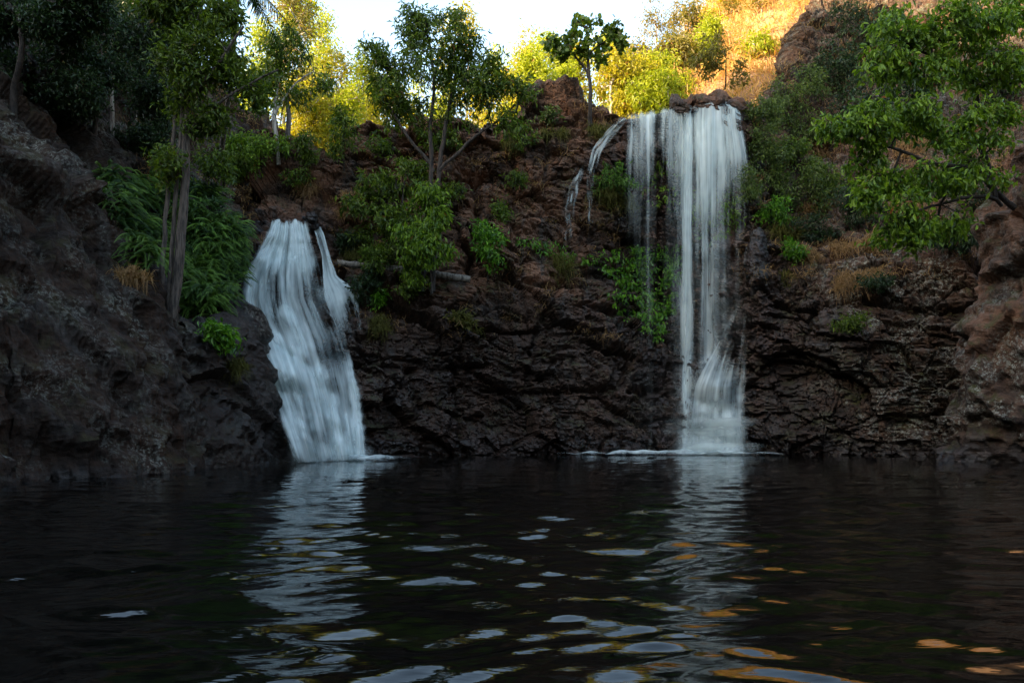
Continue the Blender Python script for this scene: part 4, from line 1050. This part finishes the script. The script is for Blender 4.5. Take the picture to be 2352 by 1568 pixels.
pb = surf(500, 400); palm('feather palm whose dark fronds hang down beside the three trunk tree', pb, at(548, -40, 25.0), 16, 2.1, 5, sag=0.75, width=0.55)
pb = surf(660, 310, 36); palm('short screw palm with drooping pale leaves on the rock above the left cascade', pb, at(658, 225, pb[1]), 18, 0.9, 6, 'lf_olive', 0.9, 0.12, width=0.12)
pb = surf(2000, 330); pb = surf(1905, 345); palm('little fan palm on the brown ledge under the dark small leaved shrub', pb, pb + np.array([0, -0.3, 0.35]), 14, 0.8, 7, 'lf_mid', 0.3, 0.04, width=0.2)

# ---- ferns
def fern_mesh(seed, n=26, L=0.60):
    rg = np.random.RandomState(seed); Vs, F4s, F3s, T, off = [], [], [], [], 0
    for i in range(n):
        a = rg.uniform(-2.9, -0.2); e = rg.uniform(-0.1, 0.9)
        V, Fs = frond(rg.normal(size=3) * 0.12, (math.cos(a) * math.cos(e), math.sin(a) * math.cos(e), math.sin(e)), L * rg.uniform(0.7, 1.2), rg.uniform(0.45, 0.85), rg, 0.085, 24, 0.0075)
        Vs.append(V); F4s.append(Fs[0] + off); F3s.append(np.concatenate(Fs[1:])[:, :3] + off); T.append(np.full(len(V), np.clip(rg.normal(0.5, 0.25), 0, 1))); off += len(V)
    return np.concatenate(Vs), [np.concatenate(F4s), np.concatenate(F3s)], np.concatenate(T)
rg = np.random.RandomState(77)
variants = [fern_mesh(200 + i) for i in range(5)]
Vs, F4, F3, T, off = [], [], [], [], 0
poly = [(270, 440, 50, 30, 12), (310, 500, 50, 50, 14), (340, 560, 40, 45, 14), (440, 470, 60, 50, 20), (490, 530, 55, 55, 25), (500, 600, 48, 50, 26), (480, 660, 45, 35, 18), (470, 700, 30, 25, 12), (350, 440, 60, 40, 20), (530, 590, 25, 60, 16), (420, 590, 40, 60, 16)]
for cx, cy, rx, ry, m in poly:
    for _ in range(m):
        a, r = rg.uniform(0, 6.28), rg.uniform(0, 1) ** 0.5
        p = surf(cx + rx * r * math.cos(a), cy + ry * r * math.sin(a), 27, (T_BANK,))
        V, F, t = variants[rg.randint(5)]
        s = rg.uniform(0.8, 1.35); th = rg.normal(0.45, 0.4); c, sn = math.cos(th), math.sin(th)
        V = (V * s) @ np.array([[c, sn, 0], [-sn, c, 0], [0, 0, 1]]) + p + np.array([0.05, -0.15, 0.05])
        Vs.append(V); F4.append(F[0] + off); F3.append(F[1] + off); T.append(np.clip(t * 0.8 + rg.normal(0, 0.28), 0, 1)); off += len(V)
tag(make_mesh('fern_undergrowth', np.concatenate(Vs), [np.concatenate(F4), np.concatenate(F3)], M['fern'], attrs={'tone': np.concatenate(T)}, smooth=False),
    'bank of arching green ferns behind the three grey trunks', 'ferns', kind='stuff')

# ---- grass
def blades(rg, C, n_per, h, lean, mat_w=0.012, spread=0.12, hang=0.5):
    n = len(C) * n_per
    B = np.repeat(C, n_per, 0) + rg.normal(size=(n, 3)) * spread * np.array([1, 1, 0.4])
    D = unit(rg.normal(size=(n, 3)) * 0.5 + np.array([lean[0], lean[1], lean[2]]))
    H = h * rg.uniform(0.5, 1.25, n)
    S = unit(np.cross(D, rg.normal(size=(n, 3)))) * (mat_w * rg.uniform(0.7, 1.4, (n, 1)))
    m = B + D * H[:, None] * 0.55; t = B + D * H[:, None] - np.array([0, 0, 1]) * (H * hang * rg.uniform(0.3, 1, n))[:, None]
    V = np.stack([B - S, B + S, m + S * 0.7, m - S * 0.7, t], 1).reshape(-1, 3)
    k = np.arange(n)[:, None] * 5
    return V, np.concatenate([k + np.array([[0, 1, 2, 3]])]), np.concatenate([k + np.array([[3, 2, 4]])]), np.repeat(np.clip(rg.beta(2, 2, n), 0, 1), 5)
def tuft(label, px, py, size, mat, seed, n=90, group=None, trees=None):
    rg = np.random.RandomState(seed)
    p = surf(px, py, 33, trees)
    s = size * p[1] / FPX
    C = p + rg.normal(size=(7, 3)) * s * 0.35 * np.array([1, 0.4, 0.7])
    V, a, b, t = blades(rg, C, n, s * 0.9, (0.1, -0.5, 0.35), 0.010, s * 0.16, 0.9)
    o = make_mesh('grass_tuft', V, [a, b], M[mat], attrs={'tone': t}, smooth=False)
    tag(o, label, 'grass', group)
tufts = [
 (1945, 650, 46, 'dry', 'orange brown grass clump on the grey lichen rock, larger of the two side by side'),
 (1990, 640, 30, 'dry', 'orange brown grass clump next to the larger clump on the grey lichen rock'),
 (1945, 575, 34, 'dry', 'dry brown grass clump on the ledge above the grey lichen rock'),
 (2000, 570, 40, 'dry', 'dry brown grass hanging right below the lowest leaves of the large bright tree'),
 (1850, 590, 34, 'dry', 'tawny grass on the ledge beside the wet black knob'),
 (1800, 640, 36, 'moss', 'mossy green grass cushion right of the wet black knob'),
 (1790, 540, 44, 'moss', 'yellow green moss hanging above the wet black knob'),
 (1395, 455, 40, 'moss', 'olive moss curtain under the light green sprays behind the tall fall'),
 (1290, 610, 46, 'moss', 'olive moss patch on the dark wall left of the glossy climber'),
 (1440, 470, 30, 'moss', 'small moss patch behind the left strands of the tall fall'),
 (785, 495, 30, 'dry', 'dry straw tuft on the rock right of the left cascade lip'),
 (2090, 480, 60, 'dry', 'pale straw grass on the slope behind the low boughs of the large bright tree'),
 (2080, 350, 50, 'dry', 'straw grass under the boughs in the middle of the right slope'),
 (1880, 480, 40, 'dry', 'brown grass on the earthy slope left of the straw grass'),
 (1870, 350, 50, 'dry', 'tawny grass on the ledge by the little fan palm'),
 (1945, 150, 50, 'dry', 'dry grass among the dark small leaved shrub'),
 (40, 45, 60, 'dry', 'brown grass tuft hanging in the top left corner'),
 (700, 430, 36, 'dry', 'brown grass on the dark rocks above the left cascade'),
 (830, 470, 34, 'dry', 'straw grass in front of the dark layered bush'),
 (1180, 330, 30, 'moss', 'green grass on the shoulder left of the high rock knob'),
 (1275, 310, 30, 'moss', 'green grass fringe on the ledge of the high rock knob'),
 (1375, 300, 34, 'moss', 'green grass at the foot of the small round leaved tree'),
 (850, 660, 46, 'moss', 'mossy green grass on the bank right of the left cascade'),
 (800, 580, 40, 'moss', 'green grass beside the thin side stream of the left cascade'),
 (870, 745, 34, 'moss', 'green grass hanging below the mossy bank right of the cascade'),
 (1080, 760, 24, 'moss', 'grass under the feathery pale tuft on the ledge'),
 (540, 840, 36, 'moss', 'mossy grass on the wet rock left of the cascade'),
 (300, 640, 40, 'dry', 'brown grass in the gully left of the three grey trunks'),
]
for i, (px, py, sz, mat, lab) in enumerate(tufts): tuft(lab, px, py, sz, mat, 300 + i)

# golden grass on the sunlit hill and scrub on the shaded slopes
rg = np.random.RandomState(91)
def scatter_hill(n):
    x = rg.uniform(6, 34, n); y = rg.uniform(45, 82, n)
    z = sunhill(x, y)
    keep = z > 13.5
    return np.stack([x, y, z], 1)[keep]
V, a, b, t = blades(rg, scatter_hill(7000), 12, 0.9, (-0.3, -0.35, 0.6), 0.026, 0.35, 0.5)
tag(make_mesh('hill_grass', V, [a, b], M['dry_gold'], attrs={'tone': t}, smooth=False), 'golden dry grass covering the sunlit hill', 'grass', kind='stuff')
pts = []
for _ in range(450):
    px, py = rg.uniform(1700, 2340), rg.uniform(0, 640)
    h = ray(px, py, (T_BACK,))
    if h and h[1].z > 0.12: pts.append(np.array(h[0]))
for _ in range(1500):
    px, py = rg.uniform(770, 1440), rg.uniform(230, 780)
    h = ray(px, py, (T_BACK,))
    if h and h[1].z > 0.35 and rg.uniform() < 0.12: pts.append(np.array(h[0]))
for _ in range(900):
    px, py = rg.uniform(0, 640), rg.uniform(0, 560)
    h = ray(px, py, (T_BANK,))
    if h and h[1].z > 0.1 and h[0].y > 25.5: pts.append(np.array(h[0]))
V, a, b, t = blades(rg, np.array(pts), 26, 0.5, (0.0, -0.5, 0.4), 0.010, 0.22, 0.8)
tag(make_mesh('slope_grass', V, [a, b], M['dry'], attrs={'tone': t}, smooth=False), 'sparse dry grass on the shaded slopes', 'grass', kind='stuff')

# ---- sunlit trees beyond the rim
def gz(x, y): return max(float(plateau(np.array([x]), np.array([y]))[0]), float(sunhill(np.array([x]), np.array([y]))[0]) if 6 < x < 120 and 44 < y < 180 else -9)
def far_tree(label, px, py_top, Y, half, mat, bark, seed, n=170, per=20, L=0.27, sparse=False, low=None):
    x = (px - CX) / FPX * Y; z0 = gz(x, Y); s = Y / FPX
    ztop = CAMZ + (HY - py_top + 25) * s; h = ztop - z0; hw = half * s
    rg_ = np.random.RandomState(seed)
    base = np.array([x, Y, z0]); top = np.array([x + rg_.normal() * 0.4, Y, ztop - 0.25 * h])
    bl = []
    for k in range(9):
        f = rg_.uniform(0.22 if low is None else low, 0.92); ww = hw * (0.55 + 0.45 * math.sin(math.pi * min(1, f)))
        bl.append((base + np.array([rg_.uniform(-1, 1) * ww * 0.8, rg_.uniform(-1, 1) * ww * 0.5, f * h]), np.array([hw * 0.42, hw * 0.4, h * (0.09 if sparse else 0.14)]), 1.0))
    bl.append((base + np.array([0, 0, h * 0.9]), np.array([hw * 0.35, hw * 0.35, h * 0.1]), 1.0))
    tree('tree', label, 'tree', [([base, (base + top) / 2 + rg_.normal(size=3) * 0.25, top], 0.16, 0.06)], bl, n, per, 0.5, L, 0.4, 'lance', 0.5, mat, bark, seed, group='sunlit trees beyond the rim')
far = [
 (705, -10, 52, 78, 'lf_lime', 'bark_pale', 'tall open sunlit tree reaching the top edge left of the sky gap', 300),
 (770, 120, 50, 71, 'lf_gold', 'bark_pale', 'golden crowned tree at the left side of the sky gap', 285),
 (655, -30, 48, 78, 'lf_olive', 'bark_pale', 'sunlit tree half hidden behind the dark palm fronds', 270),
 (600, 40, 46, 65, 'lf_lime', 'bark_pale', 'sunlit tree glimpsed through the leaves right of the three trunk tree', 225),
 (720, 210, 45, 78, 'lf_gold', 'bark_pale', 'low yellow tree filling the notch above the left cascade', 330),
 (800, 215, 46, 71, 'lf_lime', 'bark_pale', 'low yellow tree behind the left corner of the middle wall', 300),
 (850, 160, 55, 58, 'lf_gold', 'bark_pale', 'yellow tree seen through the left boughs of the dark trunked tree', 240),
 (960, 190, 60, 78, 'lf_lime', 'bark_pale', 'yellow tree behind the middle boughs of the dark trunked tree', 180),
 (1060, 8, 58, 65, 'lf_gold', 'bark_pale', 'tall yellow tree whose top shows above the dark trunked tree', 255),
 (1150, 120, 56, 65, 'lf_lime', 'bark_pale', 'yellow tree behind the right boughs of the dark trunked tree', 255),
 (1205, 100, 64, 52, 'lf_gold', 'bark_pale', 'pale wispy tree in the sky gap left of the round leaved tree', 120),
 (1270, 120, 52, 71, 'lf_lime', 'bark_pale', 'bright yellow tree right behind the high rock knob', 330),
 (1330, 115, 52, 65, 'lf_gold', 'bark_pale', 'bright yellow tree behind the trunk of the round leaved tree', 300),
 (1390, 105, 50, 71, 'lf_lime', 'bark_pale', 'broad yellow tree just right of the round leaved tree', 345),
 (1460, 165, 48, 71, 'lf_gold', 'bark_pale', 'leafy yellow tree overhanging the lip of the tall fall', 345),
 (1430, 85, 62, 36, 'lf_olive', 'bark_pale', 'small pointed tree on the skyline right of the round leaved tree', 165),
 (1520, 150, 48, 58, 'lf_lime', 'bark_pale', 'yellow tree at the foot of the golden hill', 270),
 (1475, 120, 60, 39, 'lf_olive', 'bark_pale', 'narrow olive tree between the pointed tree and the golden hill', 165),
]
far += [
 (1585, 40, 54, 40, 'lf_olive', 'bark_pale', 'olive tree low on the left flank of the golden hill', 150),
 (1640, 70, 52, 36, 'lf_lime', 'bark_pale', 'lime green tree in front of the golden hill, over the boulders', 150),
 (1700, 30, 58, 40, 'lf_gold', 'bark_pale', 'golden tree in the middle of the sunlit hill', 150),
 (1765, -10, 60, 36, 'lf_olive', 'bark_pale', 'olive tree high on the sunlit hill near its shaded edge', 130),
 (1740, 110, 50, 30, 'lf_lime', 'bark_pale', 'small lime green tree at the foot of the sunlit hill near the shaded slope', 120),
 (1215, 160, 45, 55, 'lf_lime', 'bark_pale', 'dense lime green tree between the dark trunked tree and the high rock knob', 300),
 (1165, 185, 46, 55, 'lf_gold', 'bark_pale', 'dense low yellow tree under the right tip of the dark trunked tree', 280),
 (1300, 165, 46, 50, 'lf_lime', 'bark_pale', 'lime green tree peeping over the high rock knob beside the round leaved tree', 240),
 (825, 130, 54, 50, 'lf_lime', 'bark_pale', 'lime green tree in the left side of the sky gap', 220),
 (1195, 150, 50, 60, 'lf_gold', 'bark_pale', 'low yellow tree at the left foot of the high rock knob', 260),
 (1240, 95, 58, 50, 'lf_lime', 'bark_pale', 'paler yellow tree showing between the dark trunked tree and the high rock knob', 200),
 (1425, 150, 46, 60, 'lf_gold', 'bark_pale', 'low yellow tree directly above the slanting side trickle', 280),
 (1500, 190, 45, 55, 'lf_lime', 'bark_pale', 'low yellow tree just above the left end of the tall fall lip', 260),
 (1545, 120, 52, 45, 'lf_olive', 'bark_pale', 'olive tree at the left edge of the golden hill', 200),
 (890, 200, 52, 60, 'lf_gold', 'bark_pale', 'low yellow tree under the left limb of the dark trunked tree', 220),
 (1020, 215, 50, 60, 'lf_lime', 'bark_pale', 'low yellow tree behind the twin trunks of the dark trunked tree', 200),
 (1110, 200, 50, 60, 'lf_gold', 'bark_pale', 'low yellow tree under the right limb of the dark trunked tree', 220),
 (740, 30, 58, 50, 'lf_lime', 'bark_pale', 'feathery sunlit tree beside the left edge of the sky gap', 200),
]
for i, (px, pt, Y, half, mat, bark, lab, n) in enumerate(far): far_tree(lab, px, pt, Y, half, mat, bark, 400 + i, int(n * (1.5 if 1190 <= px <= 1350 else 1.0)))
thin = [
 (1500, -30, 66, 36, 'first thin feathery tree on the skyline at the left edge of the golden hill'),
 (1560, -40, 64, 38, 'second thin feathery tree in from the sky on the golden hill'),
 (1600, -50, 68, 36, 'thin feathery tree in the middle of the row on the golden hill'),
 (1660, -60, 66, 36, 'thin pale trunked tree high on the golden hill'),
 (1730, -90, 70, 34, 'white stemmed tree at the top of the golden hill'),
]
for i, (px, pt, Y, half, lab) in enumerate(thin): far_tree(lab, px, pt, Y, half, 'lf_olive', 'bark_pale', 450 + i, 80, 16, 0.24, True)
for i in range(60):
    px, py = rg.uniform(1530, 1860), 0
    Y = rg.uniform(52, 78); x = (px - CX) / FPX * Y; z = gz(x, Y); s = rg.uniform(0.5, 1.5)
    b_ = np.array([x, Y, z])
    tree('shrub', 'golden scrub bush among the dry grass of the sunlit hill', 'shrub', [([b_, b_ + np.array([0, 0, 0.4 * s]), b_ + np.array([0.1, 0, 0.9 * s])], 0.05, 0.025)],
         [(b_ + np.array([0, 0, 1.0 * s]), np.array([0.9, 0.8, 0.7]) * s, 1.0)], 26, 16, 0.35, 0.26, 0.36, 'lance', 0.2, 'lf_olive' if i % 3 else 'lf_gold', 'bark_pale', 500 + i, group='scrub bushes on the golden hill', woodname='stems', leafname='foliage')
